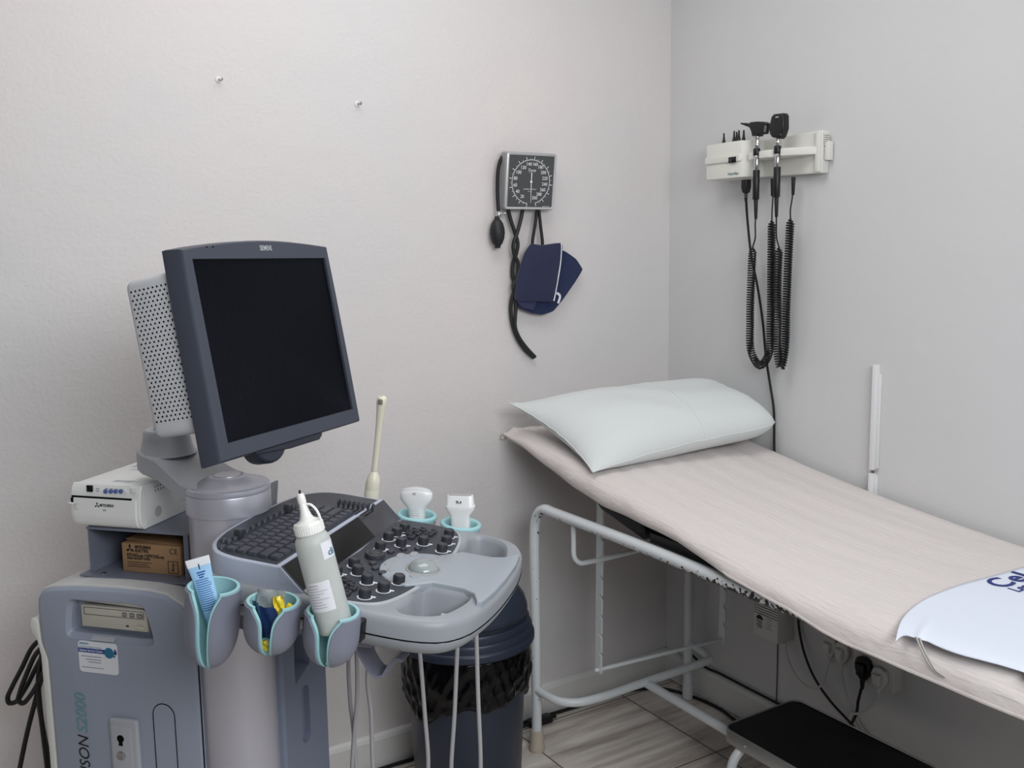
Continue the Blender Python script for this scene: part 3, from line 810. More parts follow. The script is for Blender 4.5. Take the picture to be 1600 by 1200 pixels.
# seam piping along the outline
pw = b.build('pillow', pillow_mat, None, I4, smooth=80)
tag(pw, 'plump white cotton pillow lying at the head of the couch', 'pillow')
base = pw.matrix_basis.translation
edge = [pil(gu[k], -1, 1) for k in range(N + 1)] + [pil(1, gu[k], 1) for k in range(1, N + 1)] + [pil(gu[k], 1, 1) for k in range(N - 1, -1, -1)] + [pil(-1, gu[k], 1) for k in range(N - 1, 0, -1)]
b = MB(); b.tube([p + V((0, 0, .0015)) for p in edge], .0019, seg=6, smooth=False, closed=True); b.build('edge_seam', pillow_mat, pw)
sm = [pil(.18 + .02 * math.sin(3 * q), q, 1) + V((0, 0, .0005)) for q in gu[2:-2]]
b = MB(); b.tube(sm, .0013, seg=6, smooth=False); b.build('cross_seam', pillow_mat, pw)

# white coated cover on the foot end, lettering and its elastic strap
cv = [(1400, 990), (1404, 978), (1412, 964), (1425, 950), (1445, 936), (1470, 925), (1505, 913), (1550, 901), (1600, 885)]
lo_ = [(1400, 990), (1416, 994), (1432, 998), (1448, 998), (1464, 1005), (1495, 1017), (1530, 1028), (1560, 1037), (1600, 1050)]
def cz(x, y): return topz(y) + .0085 + (0 if x > -.66 else 0)
def cpt(q, dz=0):
    p = WZ(q[0], q[1], .803)
    for _ in range(4): p = WZ(q[0], q[1], cz(p.x, p.y) + dz)
    return p
A_ = [cpt(q) for q in cv]; B_ = [cpt(q) for q in lo_]
for p in B_: p.x = max(p.x, -.690)
A_.append(V((A_[-1].x + .36, A_[-1].y - .05, 0))); A_[-1].x = min(A_[-1].x, -.03)
A_.append(V((-.03, -1.93, 0))); B_.append(V((-.685, -1.7, 0))); B_.append(V((-.685, -1.93, 0)))
A_ = smooth_path(A_, 6); B_ = smooth_path(B_, 6)
seg_a, seg_b = cpt((1434, 997)), cpt((1456, 962))
rows = []
for a, c in zip(A_, B_):
    row = []
    for k in range(25):
        f = k / 24
        p = a.lerp(c, f)
        d = V((seg_b.x - seg_a.x, seg_b.y - seg_a.y)); w = V((p.x - seg_a.x, p.y - seg_a.y)); tt = max(0, min(1, w.dot(d) / d.dot(d)))
        dist = (w - d * tt).length
        bump = .0035 * math.exp(-(dist / .007) ** 2) * (1 - tt * .8)
        drop = max(0, -.640 - p.x); 
        row.append((p.x, p.y, cz(p.x, p.y) + bump + .0012 * math.sin(9 * p.y + 14 * p.x) - drop * drop * 3.0))
    rows.append(row)
b = MB(); b.grid(rows)
cvr = b.build('couch_cover', cover_mat, None, I4, smooth=80)
md = cvr.modifiers.new('thickness', 'SOLIDIFY'); md.thickness = .0012; md.offset = 1
tag(cvr, 'white coated cover with blue lettering over the foot end of the couch', 'cover')
ink = mat('navy blue print ink', (38, 52, 122), .6)
q0 = cpt((1551, 917))
tm = M4.Translation(V((q0.x, q0.y, cz(q0.x, q0.y) + .0032))) @ RZ(0) @ RY(0)
b = MB(); b.text('Celeb', .066, tm, align='LEFT', fat=.0012, shear=.0, depth=.0006, spacing=1.12, sx=1.2); b.build('large_lettering', ink, cvr, smooth=0)
q1 = cpt((1583, 925))
b = MB(); b.text('Les', .036, M4.Translation(V((q1.x, q1.y, cz(q1.x, q1.y) + .0032))), align='LEFT', fat=.0004, depth=.0006); b.build('small_lettering', ink, cvr, smooth=0)
sp_ = [cpt((1434, 996)), WX(1440, 1012, -.699), WX(1449, 1030, -.701), WX(1459, 1046, -.701), WX(1474, 1057, -.698)]
b = MB()
for off in (-.0035, .0035): b.tube([p + V((0, off, 0)) for p in sp_], .0026, flat=.6, seg=8)
b.build('elastic_strap', strap_mat, cvr)

# ------------------------------------------------------------------ step stool
SZ = .238
q0, q1 = WZ(1127, 1134, SZ), WZ(1246, 1096, SZ)
SW = q1.x - q0.x
sy1 = (q0.y + q1.y) / 2 + .006
sx0, sx1 = q0.x - .004, q1.x + .01
LEN = .46
stl = thing('step_stool', 'low step stool with black rubber top and metal rim, beside the couch', 'step stool', T((sx0 + sx1) / 2, sy1 - LEN / 2, 0))
ol = rrect(sx1 - sx0, LEN, .035, 6, (sx0 + sx1) / 2, sy1 - LEN / 2)
b = MB(); b.prism(inset(ccw(ol), .004), SZ - .012, SZ + .001, .002); b.build('rubber_top', mat('black ribbed rubber', (17, 18, 21), .6, bump=.1, bscale=300), stl)
rim_ = ccw(ol); b = MB()
b.rings([[(x, y, SZ - .034) for x, y in rim_], [(x, y, SZ + .001) for x, y in rim_], [(x, y, SZ + .003) for x, y in inset(rim_, .0015)], [(x, y, SZ + .003) for x, y in inset(rim_, .004)], [(x, y, SZ + .001) for x, y in inset(rim_, .0055)], [(x, y, SZ - .034) for x, y in inset(rim_, .0035)]], closed=True)
b.build('metal_rim', mat('dull aluminium', (170, 170, 168), .4, metal=.85), stl)
b = MB(); b.prism(inset(rim_, .006), SZ - .03, SZ - .0125, .001); b.build('deck_board', black_plastic, stl)
for k, (sx, ly) in enumerate(((sx0, -.06), (sx1, -.06), (sx0, -LEN + .06), (sx1, -LEN + .06))):
    s = -1 if sx == sx0 else 1
    b = MB(); b.tube([(sx - s * .05, sy1 + ly, SZ - .04), (sx - s * .02, sy1 + ly + .002, SZ - .045), (sx + s * .004, sy1 + ly + .004, SZ - .066), (sx + s * .014, sy1 + ly + .008, SZ - .11), (sx + s * .018, sy1 + ly + .012, .0)], .0125, seg=14); b.build('leg', white_paint, stl)
for f in (.09, .36):
    b = MB(); b.lathe([(.004, 0), (.0035, .0015), (0, .002)], 12, T(sx0 - .0002, sy1 - f, SZ - .016) @ RY(-90)); b.build('rim_screw', chrome, stl)
# ------------------------------------------------------------------ sockets, plugs and loose leads on the right wall
sock_white = mat('white socket plastic', (212, 210, 206), .4)
def wl(x, y, d): return on(WF, x, y, 2, d)
def sbox(x0, x1, z0, z1, d, lab):
    t = thing('wall_socket', lab, 'socket', frame(V((0, -(x0 + x1) / 2, z0)), (0, -1, 0), (0, 0, 1), (-1, 0, 0)), 'sockets under the couch')
    b = MB(); b.box(((x0 + x1) / 2, (z0 + z1) / 2, (d - .008) / 2), (x1 - x0 - .004, z1 - z0 - .004, d - .008), .002); b.build('back_box', sock_white, t, WF)
    b = MB(); b.prism(rrect(x1 - x0, z1 - z0, .005, 3, (x0 + x1) / 2, (z0 + z1) / 2), d - .009, d, .002); fp = b.build('face_plate', sock_white, t, WF)
    for f in (.27, .73):
        b = MB(); b.box((x0 + (x1 - x0) * f, z1 - .016, d + .001), (.012, .014, .005), .001); b.build('rocker_switch', sock_white, fp, WF)
    return t
sbox(.708, .822, .332, .452, .036, 'white double wall socket under the couch, the one nearer the room corner')
sbox(.826, .957, .320, .446, .045, 'white double wall socket under the couch, the one farther from the corner')
def plug(name, lab, x, z, d, m, group, scale=1.0):
    t = thing(name, lab, 'plug', frame(V((-d, -x, z - .03)), (0, -1, 0), (0, 0, 1), (-1, 0, 0)), group)
    s = scale
    b = MB(); b.prism([(x - .024*s, z + .006*s), (x - .018*s, z + .022*s), (x - .006*s, z + .028*s), (x + .006*s, z + .028*s), (x + .018*s, z + .022*s), (x + .024*s, z + .006*s), (x + .022*s, z - .010*s), (x + .009*s, z - .030*s), (x - .009*s, z - .030*s), (x - .022*s, z - .010*s)], d, d + .017, .004)
    b.prism([(x - .012*s, z + .012*s), (x + .012*s, z + .012*s), (x + .010*s, z - .018*s), (x - .010*s, z - .018*s)], d + .012, d + .030, .005); b.build('plug_body', m, t, WF)
    b = MB(); b.rod((x, z - .027*s, d + .012), (x, z - .055*s, d + .012), .0068*s, .0048*s, bev=.0008, seg=14); b.build('cord_grip', m, t, WF)
    return t
def lead(t, x, z, d, pts, r, m):
    b = MB(); b.tube([V((x, z - .05, d + .012))] + [wl(*q) for q in pts], r, seg=8); b.build('cable', m, t, WF)
p1, p2, p3, p4 = wl(1299, 1008, .04), wl(1318, 1018, .04), wl(1349, 1043, .055), wl(1376, 1058, .05)
t = plug('mains_plug', 'white plug nearest the corner in the sockets under the couch', p1.x, p1.y, .036, sock_white, 'white plugs under the couch')
lead(t, p1.x, p1.y, .036, [(1291, 1052, .04), (1284, 1070, .038), (1270, 1076, .036), (1252, 1066, .036), (1237, 1044, .038), (1228, 1018, .042), (1226, 1009, .045)], .0033, cable_white)
t = plug('mains_plug', 'white three-cornered plug beside the black plug, on its corner side', p2.x, p2.y, .036, sock_white, 'white plugs under the couch')
lead(t, p2.x, p2.y, .036, [(1319, 1070, .03), (1327, 1100, .016), (1338, 1122, .010), (1347, 1138, .010), (1356, 1150, .010)], .0033, cable_white)
t = plug('mains_plug', 'black plug in the sockets under the couch', p3.x, p3.y, .045, black_plastic, None, 1.1)
lead(t, p3.x, p3.y, .045, [(1341, 1095, .05), (1338, 1115, .05), (1331, 1130, .052), (1322, 1150, .052)], .0042, black_rubber)
t = plug('mains_plug', 'white plug farthest from the corner in the sockets under the couch', p4.x, p4.y, .045, sock_white, 'white plugs under the couch')
lead(t, p4.x, p4.y, .045, [(1371, 1085, .062), (1362, 1101, .064), (1346, 1114, .064), (1330, 1116, .062), (1327, 1122, .06)], .0036, cable_white)
# vented mains unit
t = thing('vented_mains_unit', 'white vented mains unit with small printed symbols on the wall under the couch rail', 'electrical unit', frame(V((-.035, -.529, .33)), (0, -1, 0), (0, 0, 1), (-1, 0, 0)))
x0, x1, z0, z1, d = .478, .576, .332, .465, .07
b = MB(); b.box(((x0 + x1) / 2, (z0 + z1) / 2, d / 2), (x1 - x0, z1 - z0, d), .003)
c = MB()
for k in range(7): c.box(((x0 + x1) / 2 - .004, z1 - .012 - k * .0078, d), (x1 - x0 + .03, .003, .012))
b.cut(c); b.build('casing', sock_white, t, WF, smooth=25)
b = MB(); cx_, cz_ = x0 + .026, .388
b.sheet([(cx_ + .014 * math.cos(R(a)), cz_ + .014 * math.sin(R(a))) for a in range(0, 181, 15)], d + .0004)
[b.box((cx_ - .002 + .003 * (k % 2), cz_ - .006 - k * .006, d + .0003), (.024 - .006 * (k % 2), .0024, .0006)) for k in range(4)]; b.build('printed_symbols', mark_black, t, WF, smooth=0)
b = MB(); cx_ = x0 + .062
for k in range(5): b.box((cx_, .398 - k * .0075, d + .0003), (.026 - (k % 2) * .008, .0022, .0006))
b.build('printed_lines', mat('faded print', (176, 170, 168), .6), t, WF)
b = MB(); q0 = wl(1226, 1008, .045); b.rod((q0.x, z0 + .002, .045), (q0.x, z0 - .012, .045), .006, bev=.001, seg=12); b.build('cable_gland', sock_white, t, WF)
b = MB(); q0 = wl(1215, 1020, .002); b.tube([(q0.x, z0 + .01, .003), (q0.x + .001, .2, .003), (q0.x + .001, .106, .004)], .0016, seg=6)
tag(b.build('thin_wire', mat('brown black wire', (44, 38, 36), .6), None, WF @ I4), 'thin dark wire running down the right wall from the vented unit', 'wire')

# black leads lying along the skirting boards
b = MB(); b.tube([WX(1078, 1020, -.024), WX(1100, 1041, -.013), WX(1124, 1052, -.012), WX(1170, 1076, -.012), WX(1215, 1099, -.012), WX(1290, 1138, -.012)], .0042, seg=8)
for v in b.bm.verts: v.co.z = max(v.co.z, .1056)
tag(b.build('black_cable', black_rubber), 'black cable lying on top of the right skirting board under the couch', 'cable')
b = MB()
pts = [(-1.45, -.03, .006), (-1.2, -.027, .006), (-1.0, -.029, .0065), (-.8, -.03, .007), (-.62, -.026, .007), (-.4, -.03, .0065), (-.2, -.034, .006), (-.1, -.075, .006), (-.05, -.17, .006), (-.032, -.3, .006), (-.045, -.38, .006), (-.06, -.45, .006), (-.05, -.6, .006)]
b.tube(pts, .0055, seg=8)
t = b.build('floor_cable', black_rubber); tag(t, 'black cable on the floor along the foot of both walls', 'cable')
q0 = WZ(838, 1132, .0)
t = thing('cable_adaptor', 'black cable adaptor on the floor behind the near couch foot', 'adaptor', T(q0.x + .01, -.052, 0))
b = MB(); b.box((q0.x + .01, -.052, .0125), (.085, .034, .024), .006); b.build('casing', black_plastic, t)
b = MB(); b.rod((q0.x - .03, -.052, .012), (q0.x - .055, -.05, .008), .006, .004, bev=.001, seg=12); b.rod((q0.x + .05, -.052, .012), (q0.x + .075, -.05, .008), .006, .004, bev=.001, seg=12); b.build('strain_relief', black_rubber, t)

# ------------------------------------------------------------------ waste bin
BX, BY = -.948, -.252
BF_ = T(BX, BY, 0)
t = thing('waste_bin', 'dark grey waste bin with domed lid, against the wall beside the couch', 'bin', BF_)
b = MB(); b.lathe([(.0, .0), (.138, .0), (.145, .006), (.147, .012), (.165, .40), (.168, .46), (.160, .46), (.142, .02), (0, .018)], 56); b.build('bin_body', bin_mat, t, BF_)
b = MB(); b.lathe([(.170, .446), (.186, .448), (.1905, .453), (.1905, .466), (.188, .471), (.184, .473), (.184, .490), (.181, .494), (.177, .495), (.177, .512), (.174, .516), (.160, .518), (.150, .512), (.150, .45)], 64); b.build('lid_rim', bin_mat, t, BF_)
b = MB(); b.lathe([(.150, .500), (.170, .516), (.168, .540), (.160, .566), (.142, .594), (.112, .614), (.06, .627), (0, .630)], 56); b.build('lid_dome', bin_dome, t, BF_)
b = MB(); pf = []
for i in range(15):
    a = R(-100 + 200 * i / 14)
    pf.append([( (r + .0015) * math.cos(a + R(-55)), (r + .0015) * math.sin(a + R(-55)), z + .0015) for r, z in ((.1695, .525), (.168, .540), (.160, .566), (.142, .594), (.112, .614))])
b.grid(pf); fl = b.build('swing_flap', mat('blue grey flap plastic', (46, 53, 68), .3), t, BF_)
md = fl.modifiers.new('t', 'SOLIDIFY'); md.thickness = .003; md.offset = 1
# bag folded over the rim
rows = []; rnd = random.Random(3)
ph = [rnd.uniform(0, 6.28) for _ in range(12)]
for k in range(27):
    f = k / 26; row = []
    for j in range(241):
        a = 2 * PI * (j % 240) / 240
        zz = .4445 - f * (.150 + .022 * math.sin(a * 2 + ph[0]) + .012 * math.sin(a * 5 + ph[1]) + .005 * math.sin(13 * a))
        w = .0022 * math.sin(9 * a + 7 * f + ph[2]) + .0025 * (1 - 2 * abs(math.sin(11 * a - 5 * f + ph[3] + 2 * math.sin(4 * a)))) + .002 * (1 - 2 * abs(math.sin(17 * a + 7 * f))) + .002 * (1 - 2 * abs(math.sin(8 * f + 4 * a + ph[4])))
        base = .1665 + (.4445 - zz) * -.045
        r = base + .0125 + .005 * math.sin(PI * min(1, f * 1.2)) + w * min(1, .25 + f * 1.4)
        if f > .9: r -= (f - .9) * .05
        r = max(r, base + .004)
        row.append((r * math.cos(a), r * math.sin(a), zz))
    rows.append(row)
b = MB(); b.grid(rows); bmesh.ops.remove_doubles(b.bm, verts=b.bm.verts, dist=1e-5)
bl = b.build('bin_liner', bag_mat, None, T(BX, BY, 0), smooth=70)
md = bl.modifiers.new('t', 'SOLIDIFY'); md.thickness = .0008
tag(bl, 'crinkled black plastic bag folded down over the waste bin', 'bin bag')
# ------------------------------------------------------------------ ultrasound machine: tower, pillar, monitor
MF = frame(V((-1.7161, -.787, 0)), (.6834, -.73, 0), (.73, .6834, 0), (0, 0, 1))   # u forward to the operator, v away from the viewer, z up
mc = thing('ultrasound_machine', 'grey ultrasound scanner with tilted black monitor and keyboard console', 'ultrasound machine', MF @ T(-.12, .1, 0))
def mp(x, y, v): return on(MF, x, y, 1, v)
V0 = -.02
prof_ = [(-.074, .05), (-.072, .77), (-.0745, .81), (-.084, .843), (-.102, .866), (-.134, .884), (-.17, .8890), (-.24, .890), (-.33, .887), (-.385, .881), (-.407, .872), (-.417, .857), (-.419, .835), (-.4165, .77), (-.405, .735), (-.403, .05)]
b = MB(); b.prism(prof_, V0, .34, .012, axes=(0, 2, 1))
c = MB(); bay = [(p.x, p.y) for p in smooth_path([V((x, z, 0)) for x, z in ((-.346, .852), (-.339, .861), (-.326, .8635), (-.26, .8645), (-.195, .8645), (-.182, .8615), (-.1765, .853), (-.163, .80), (-.1635, .791), (-.173, .7865), (-.26, .7865), (-.338, .7865), (-.350, .790), (-.354, .80))], 3, True)]
c.rings([[(x, V0 - .01, z) for x, z in inset(ccw(bay), -.004)], [(x, V0 + .002, z) for x, z in ccw(bay)], [(x, V0 + .010, z + .003) for x, z in inset(ccw(bay), .006)], [(x, V0 + .026, z + .003) for x, z in inset(ccw(bay), .0065)]])
b.cut(c)
tower = b.build('side_tower', body_blue, mc, MF, smooth=30)
b = MB()
top_ = [q for q in prof_ if q[1] > .8]
b.prism([(x, z + .0025) for x, z in inset(ccw(prof_), -.0012) if z > .842 and x > -.412] + [(-.404, .86), (-.1, .85)], V0 + .009, .335, .004, axes=(0, 2, 1))
b.build('top_cover', top_grey, mc, MF, smooth=40)
# disc drive
f = V0 + .008
DX, DZ = -.2502 + .243, .8302 - .834
b = MB(); b.box((-.2502, f + .006, .8302), (.143, .014, .0415), .0008); drv = b.build('disc_drive', mat('beige drive plastic', (190, 186, 174), .5), mc, MF)
b = MB()
for c_, s_ in (((-.243, f - .0012, .8375), (.130, .0008, .0006)), ((-.243, f - .0012, .8515), (.130, .0008, .0006)), ((-.308, f - .0012, .8445), (.0006, .0008, .0145)), ((-.178, f - .0012, .8445), (.0006, .0008, .0145)), ((-.2145, f - .0012, .8215), (.0055, .001, .0024))): b.box((c_[0] + DX, c_[1], c_[2] + DZ), s_)
b.build('tray_outline', dark_hole, drv, MF)
b = MB(); b.box((-.186 + DX, f - .002, .8205 + DZ), (.016, .003, .0062), .0008); b.build('eject_button', mat('beige button', (198, 194, 182), .5), drv, MF)
b = MB()
for x in (-.2195 + DX, -.2035 + DX): b.prism(rrect(.0105, .0085, .002, 3, x, .8435 + DZ), f - .0016, f - .0008, axes=(0, 2, 1))
b.prism(rrect(.013, .0085, .002, 3, -.1865 + DX, .8435 + DZ), f - .0016, f - .0008, axes=(0, 2, 1))
b.build('disc_marks', mat('grey disc print', (112, 112, 112), .5), drv, MF)
MT = lambda x, z, v: MF.inverted() @ MF @ M4.Translation(V((x, v, z))) @ RX(90)
b = MB(); b.text('DVD', .0042, MT(-.2195 + DX, .8435 + DZ, f - .0018)); b.text('RW', .0045, MT(-.2035 + DX, .8435 + DZ, f - .0018)); b.text('disc', .0046, MT(-.1865 + DX, .8435 + DZ, f - .0018)); b.build('disc_lettering', mat('beige print', (200, 197, 186), .5), drv, MF, smooth=0)
b = MB(); b.box((-.272, V0 + .001, .7905), (.05, .012, .0006), rot=M4.Rotation(R(24), 3, 'X')); b.build('bay_label', mat('pale grey label', (176, 180, 186), .5), mc, MF)
# service sticker
b = MB(); b.prism(rrect(.086, .062, .007, 4, -.2855, .7525), V0 - .0008, V0, axes=(0, 2, 1)); stk = b.build('service_sticker', label_white, mc, MF)
b = MB(); b.box((-.2985, V0 - .0009, .7652), (.060, .0004, .0085)); b.box((-.2455, V0 - .0009, .7655), (.003, .0004, .0065)); b.build('blue_band', mark_blue, stk, MF)
b = MB(); b.text('Uptime Service Centre', .0068, MT(-.3, .7652, V0 - .0013), sx=.82); b.build('band_lettering', mark_white, stk, MF, smooth=0)
b = MB(); b.text('SIEMENS', .0056, MT(-.3255, .7782, V0 - .001), align='LEFT', fat=.00012); b.text('Customer Support Services', .0044, MT(-.3255, .7722, V0 - .001), align='LEFT'); b.build('heading_lettering', mark_teal, stk, MF, smooth=0)
b = MB()
for x, z, w in ((-.3, .7535, .046), (-.296, .7475, .034), (-.294, .7425, .028), (-.299, .7315, .048)): b.box((x, V0 - .001, z), (w, .0003, .0011))
b.build('fine_print', mat('grey fine print', (120, 122, 130), .6), stk, MF)
b = MB(); b.lathe([(.0105, 0), (.0105, .0004), (.0, .0004)], 28, MT(-.2605, .764, V0 - .0009)); b.build('globe_mark', mat('teal blue print', (38, 112, 142), .5), stk, MF)
b = MB(); b.text('!', .022, MT(-.2495, .7635, V0 - .0012), shear=.2, fat=.0006); b.build('exclamation_mark', mat('deep blue print', (24, 60, 120), .5), stk, MF, smooth=0)
# side lettering, reading upwards
up_ = lambda x, z: M4.Translation(V((x, V0 - .0008, z))) @ RX(90) @ RZ(90)
b = MB(); b.text('S2000', .0345, up_(-.333, .5945), align='LEFT', shear=.18, sx=.96); b.build('teal_lettering', mark_teal, mc, MF, smooth=0)
b = MB(); b.text('ACUSON', .0335, up_(-.3325, .590), align='RIGHT', shear=.18, sx=.94); b.build('black_lettering', mark_black, mc, MF, smooth=0)
# lock plate, oblong cover, joint line
pl = rrect(.0615, .30, .006, 3, -.236, .488)
b = MB(); b.prism(pl, V0 - .009, V0 + .002, .004, axes=(0, 2, 1)); b.prism(rrect(.043, .28, .003, 3, -.240, .484), V0 - .0102, V0 - .006, .0008, axes=(0, 2, 1)); lk = b.build('lock_plate', body_pale, mc, MF)
fz = V0 - .0108
for z in (.600, .528):
    b = MB(); b.prism([(-.2418 + .0075 * math.cos(R(a)), z + .0075 * math.sin(R(a))) for a in range(-60, 241, 20)] + [(-.2465, z - .014), (-.2375, z - .014)], fz, fz + .002, axes=(0, 2, 1))
    b.build('keyhole', dark_hole, lk, MF)
b = MB(); b.lathe([(.0088, 0), (.0088, .002), (.006, .004), (0, .0035)], 24, MT(-.2425, .566, fz + .001)); b.build('lock_barrel', steel, lk, MF)
ob = [(-.1512 + .0232 * math.cos(R(a)), V0 - .0003, .652 + .0232 * math.sin(R(a))) for a in range(0, 181, 15)]
b = MB(); b.tube([(-.128, V0 - .0003, .30)] + ob + [(-.1744, V0 - .0003, .30)], .0009, seg=6, smooth=False); b.tube([(-.0735, V0 + .004, z) for z in (.06, .4, .76)], .0012, seg=6, smooth=False)
b.build('panel_joint', dark_hole, mc, MF)
# off-white rear cover
b = MB(); b.prism([(-.4205, .05), (-.4215, .74), (-.4275, .77), (-.4385, .786), (-.4425, .80), (-.438, .813), (-.428, .816), (-.4185, .812), (-.4155, .77), (-.404, .738), (-.402, .05)], V0 + .004, .31, .005, axes=(0, 2, 1)); b.build('rear_cover', rear_white, mc, MF)
# pillar
PU, PV = -.033, .05
PM = MF @ T(PU, PV, 0)
b = MB(); b.lathe([(.0, .05), (.0715, .05), (.0725, .06), (.0725, 1.036), (.074, 1.04)], 64); b.build('pillar', body_silver, mc, PM, smooth=30)
b = MB(); b.lathe([(.0700, 1.034), (.0755, 1.036), (.0762, 1.04), (.0762, 1.071), (.0755, 1.0735), (.0745, 1.074), (.0762, 1.075), (.0768, 1.078), (.0762, 1.084), (.0735, 1.0866), (.069, 1.0870), (.060, 1.0885), (.048, 1.0930), (.038, 1.0985), (.032, 1.1010), (.0285, 1.1015), (.028, 1.1002), (.0255, 1.1002), (.025, 1.1022), (.021, 1.1032), (0, 1.1036)], 64); b.build('pillar_cap', body_silver, mc, PM, smooth=30)
# swing arm and upper joint
e_ = V((-.19, .098, 0)); c_ = V((PU, PV, 0)); d_ = (e_ - c_).normalized(); n_ = V((-d_.y, d_.x, 0))
def armring(s, hw, z0, z1):
    p = c_ + d_ * s; k = .004
    return [p + n_ * (hw - k) + V((0, 0, z0)), p + n_ * hw + V((0, 0, z0 + k)), p + n_ * hw + V((0, 0, z1 - k)), p + n_ * (hw - k) + V((0, 0, z1)), p - n_ * (hw - k) + V((0, 0, z1)), p - n_ * hw + V((0, 0, z1 - k)), p - n_ * hw + V((0, 0, z0 + k)), p - n_ * (hw - k) + V((0, 0, z0))]
b = MB(); L_ = (e_ - c_).length
b.rings([armring(.0, .070, 1.058, 1.0865), armring(.05, .067, 1.062, 1.0935), armring(L_ - .03, .056, 1.088, 1.128), armring(L_ + .015, .052, 1.092, 1.134), armring(L_ + .038, .042, 1.094, 1.135), armring(L_ + .05, .022, 1.096, 1.134)])
b.build('swing_arm', body_pale, mc, MF, smooth=25)
b = MB(); b.lathe([(.054, 0), (.050, .006), (.044, .03), (.042, .044), (.038, .048), (0, .048)], 40, T(e_.x, e_.y, 1.126)); b.build('upper_joint', body_pale, mc, MF)
# monitor
mh, mt_, mr_ = .1352, .1746, -.0068
MC = V((.0839, .06, 1.3475))
MO = frame(MC, (.1359, .9907, -.0067), (-.1712, .0302, .9848), (.9758, -.1327, .1737))
MO = MF @ MO
out = [(-.2140, -.178), (.2062, -.1772), (.2062, -.05), (.2040, .09), (.2012, .173)] + [(.2012 - .409 * k / 14, .173 - .006 * k / 14 + .0125 * math.sin(PI * k / 14)) for k in range(1, 14)] + [(-.2078, .166), (-.2105, .09), (-.2125, -.05)]
b = MB(); out = ccw(out)
lv = [(.004, -.040), (-.004, -.037), (-.0045, -.030), (-.001, -.006), (0, -.003), (.0022, 0)]
b.rings([[(x, y, z) for x, y in (inset(out, d) if abs(d) > 1e-9 else out)] for d, z in lv])
c = MB(); c.box((0, 0, .0), (.376, .301, .009)); b.cut(c)
mon = b.build('monitor', monitor_dark, mc, MO, smooth=28)
b = MB(); b.box((0, 0, -.006), (.3755, .3005, .003)); b.build('screen', screen_mat, mon, MO)
b = MB(); b.text('SIEMENS', .0128, M4.Translation(V((.0065, .1685, .0004))), fat=.00008, sx=.72); b.build('maker_lettering', mark_silver, mon, MO, smooth=0)
b = MB()
for q in ((323, 386), (332.5, 386)):
    p = on(MO, q[0], q[1], 2, 0); b.lathe([(.0016, 0), (.0016, .0004), (0, .0004)], 12, T(p.x, p.y, 0))
b.build('sensor_dots', dark_hole, mon, MO)
b = MB(); b.prism([(-.125, -.170), (-.115, -.183), (-.02, -.190), (.070, -.190), (.080, -.184), (.084, -.170)], -.034, -.006, .003); b.prism([(-.066 + .042 * math.cos(R(a)), -.176 + .030 * math.sin(R(a))) for a in range(180, 361, 15)], -.046, -.010, .007); b.build('lower_grip', mat('dark slate plastic', (44, 47, 60), .45), mon, MO)
b = MB(); b.box((-.003, .006, -.0735), (.408, .266, .127), .016, seg=4); hs = b.build('rear_housing', housing_white, mon, MO)
b = MB()
rnd = 0
for i in range(31):
    for j in range(9):
        u_ = -.098 + i * .0072; n2 = -.120 + j * .0092 + (.0049 if i % 2 else 0)
        if n2 > -.042: continue
        a = .0019
        b.sheet([(n2 + a * math.cos(2*PI*k/8), u_ + a * math.sin(2*PI*k/8)) for k in range(8)], -.2073, axes=(2, 1, 0))
b.build('vent_holes', dark_hole, hs, MO, smooth=0)
b = MB(); p0, p1 = V((e_.x, e_.y, 1.172)), V((-.06, .075, 1.235))
b.rod(p0, p0 + V((0, 0, .02)), .022, bev=.002); b.rod(p0 + V((0, 0, .01)), p1, .022, bev=.002); b.build('tilt_bracket', body_pale, mc, MF)
# printer shelf
shelf_mat = mat('slate painted steel', (112, 116, 130), .45)
b = MB(); b.box((-.3385, .150, .939), (.003, .215, .094)); b.box((-.1245, .150, .939), (.010, .215, .094)); b.box((-.2285, .150, .9845), (.225, .22, .004)); b.box((-.232, .144, .8935), (.240, .235, .003)); b.box((-.2285, .256, .939), (.225, .003, .094)); sf = b.build('printer_shelf', shelf_mat, mc, MF, smooth=0)
b = MB()
for q in ((161, 896), (276, 903)):
    p = on(MF, q[0], q[1], 2, .8952); b.lathe([(.006, -.001), (.006, .001), (.004, .0022), (0, .0024)], 18, M4.Translation(p))
b.build('shelf_screw', steel, sf, MF)
# forward connector body under the console
b = MB(); b.prism([(-.12, .03), (.045, .066), (.05, .072), (.05, .245), (.045, .252), (-.12, .30)], .05, .885, .004)
c = MB(); q0, q1 = on(MF, 457, 988, 0, .05), on(MF, 485, 1052, 0, .05)
c.rings([[(.056, q0.y - .005, z) for z in ()] or [(.056, q0.y, q0.z), (.056, q1.y, q0.z - .03), (.056, q1.y, q1.z + .02), (.056, q0.y, q1.z)], [(.02, q0.y + .01, q0.z - .01), (.02, q1.y - .006, q0.z - .035), (.02, q1.y - .006, q1.z + .03), (.02, q0.y + .01, q1.z + .02)]])
q0, q1 = on(MF, 470, 1085, 0, .05), on(MF, 486, 1145, 0, .05)
w_ = q1.y - q0.y; st_ = rrect(w_, q0.z - q1.z + .02, w_ * .48, 6, (q0.y + q1.y) / 2, (q0.z + q1.z) / 2)
b.cut(c); c = MB(); c.prism(st_, .038, .06, 0, axes=(1, 2, 0)); b.cut(c)
cb = b.build('connector_body', mat('slate grey plastic', (116, 124, 142), .45), mc, MF, smooth=28)
b = MB()
for k in (.25, .5): b.box((.0385, q0.y + .012, q0.z - .016 - k * (q0.z - q1.z)), (.002, .010, .012))
b.build('socket_holes', dark_hole, cb, MF)
b = MB()
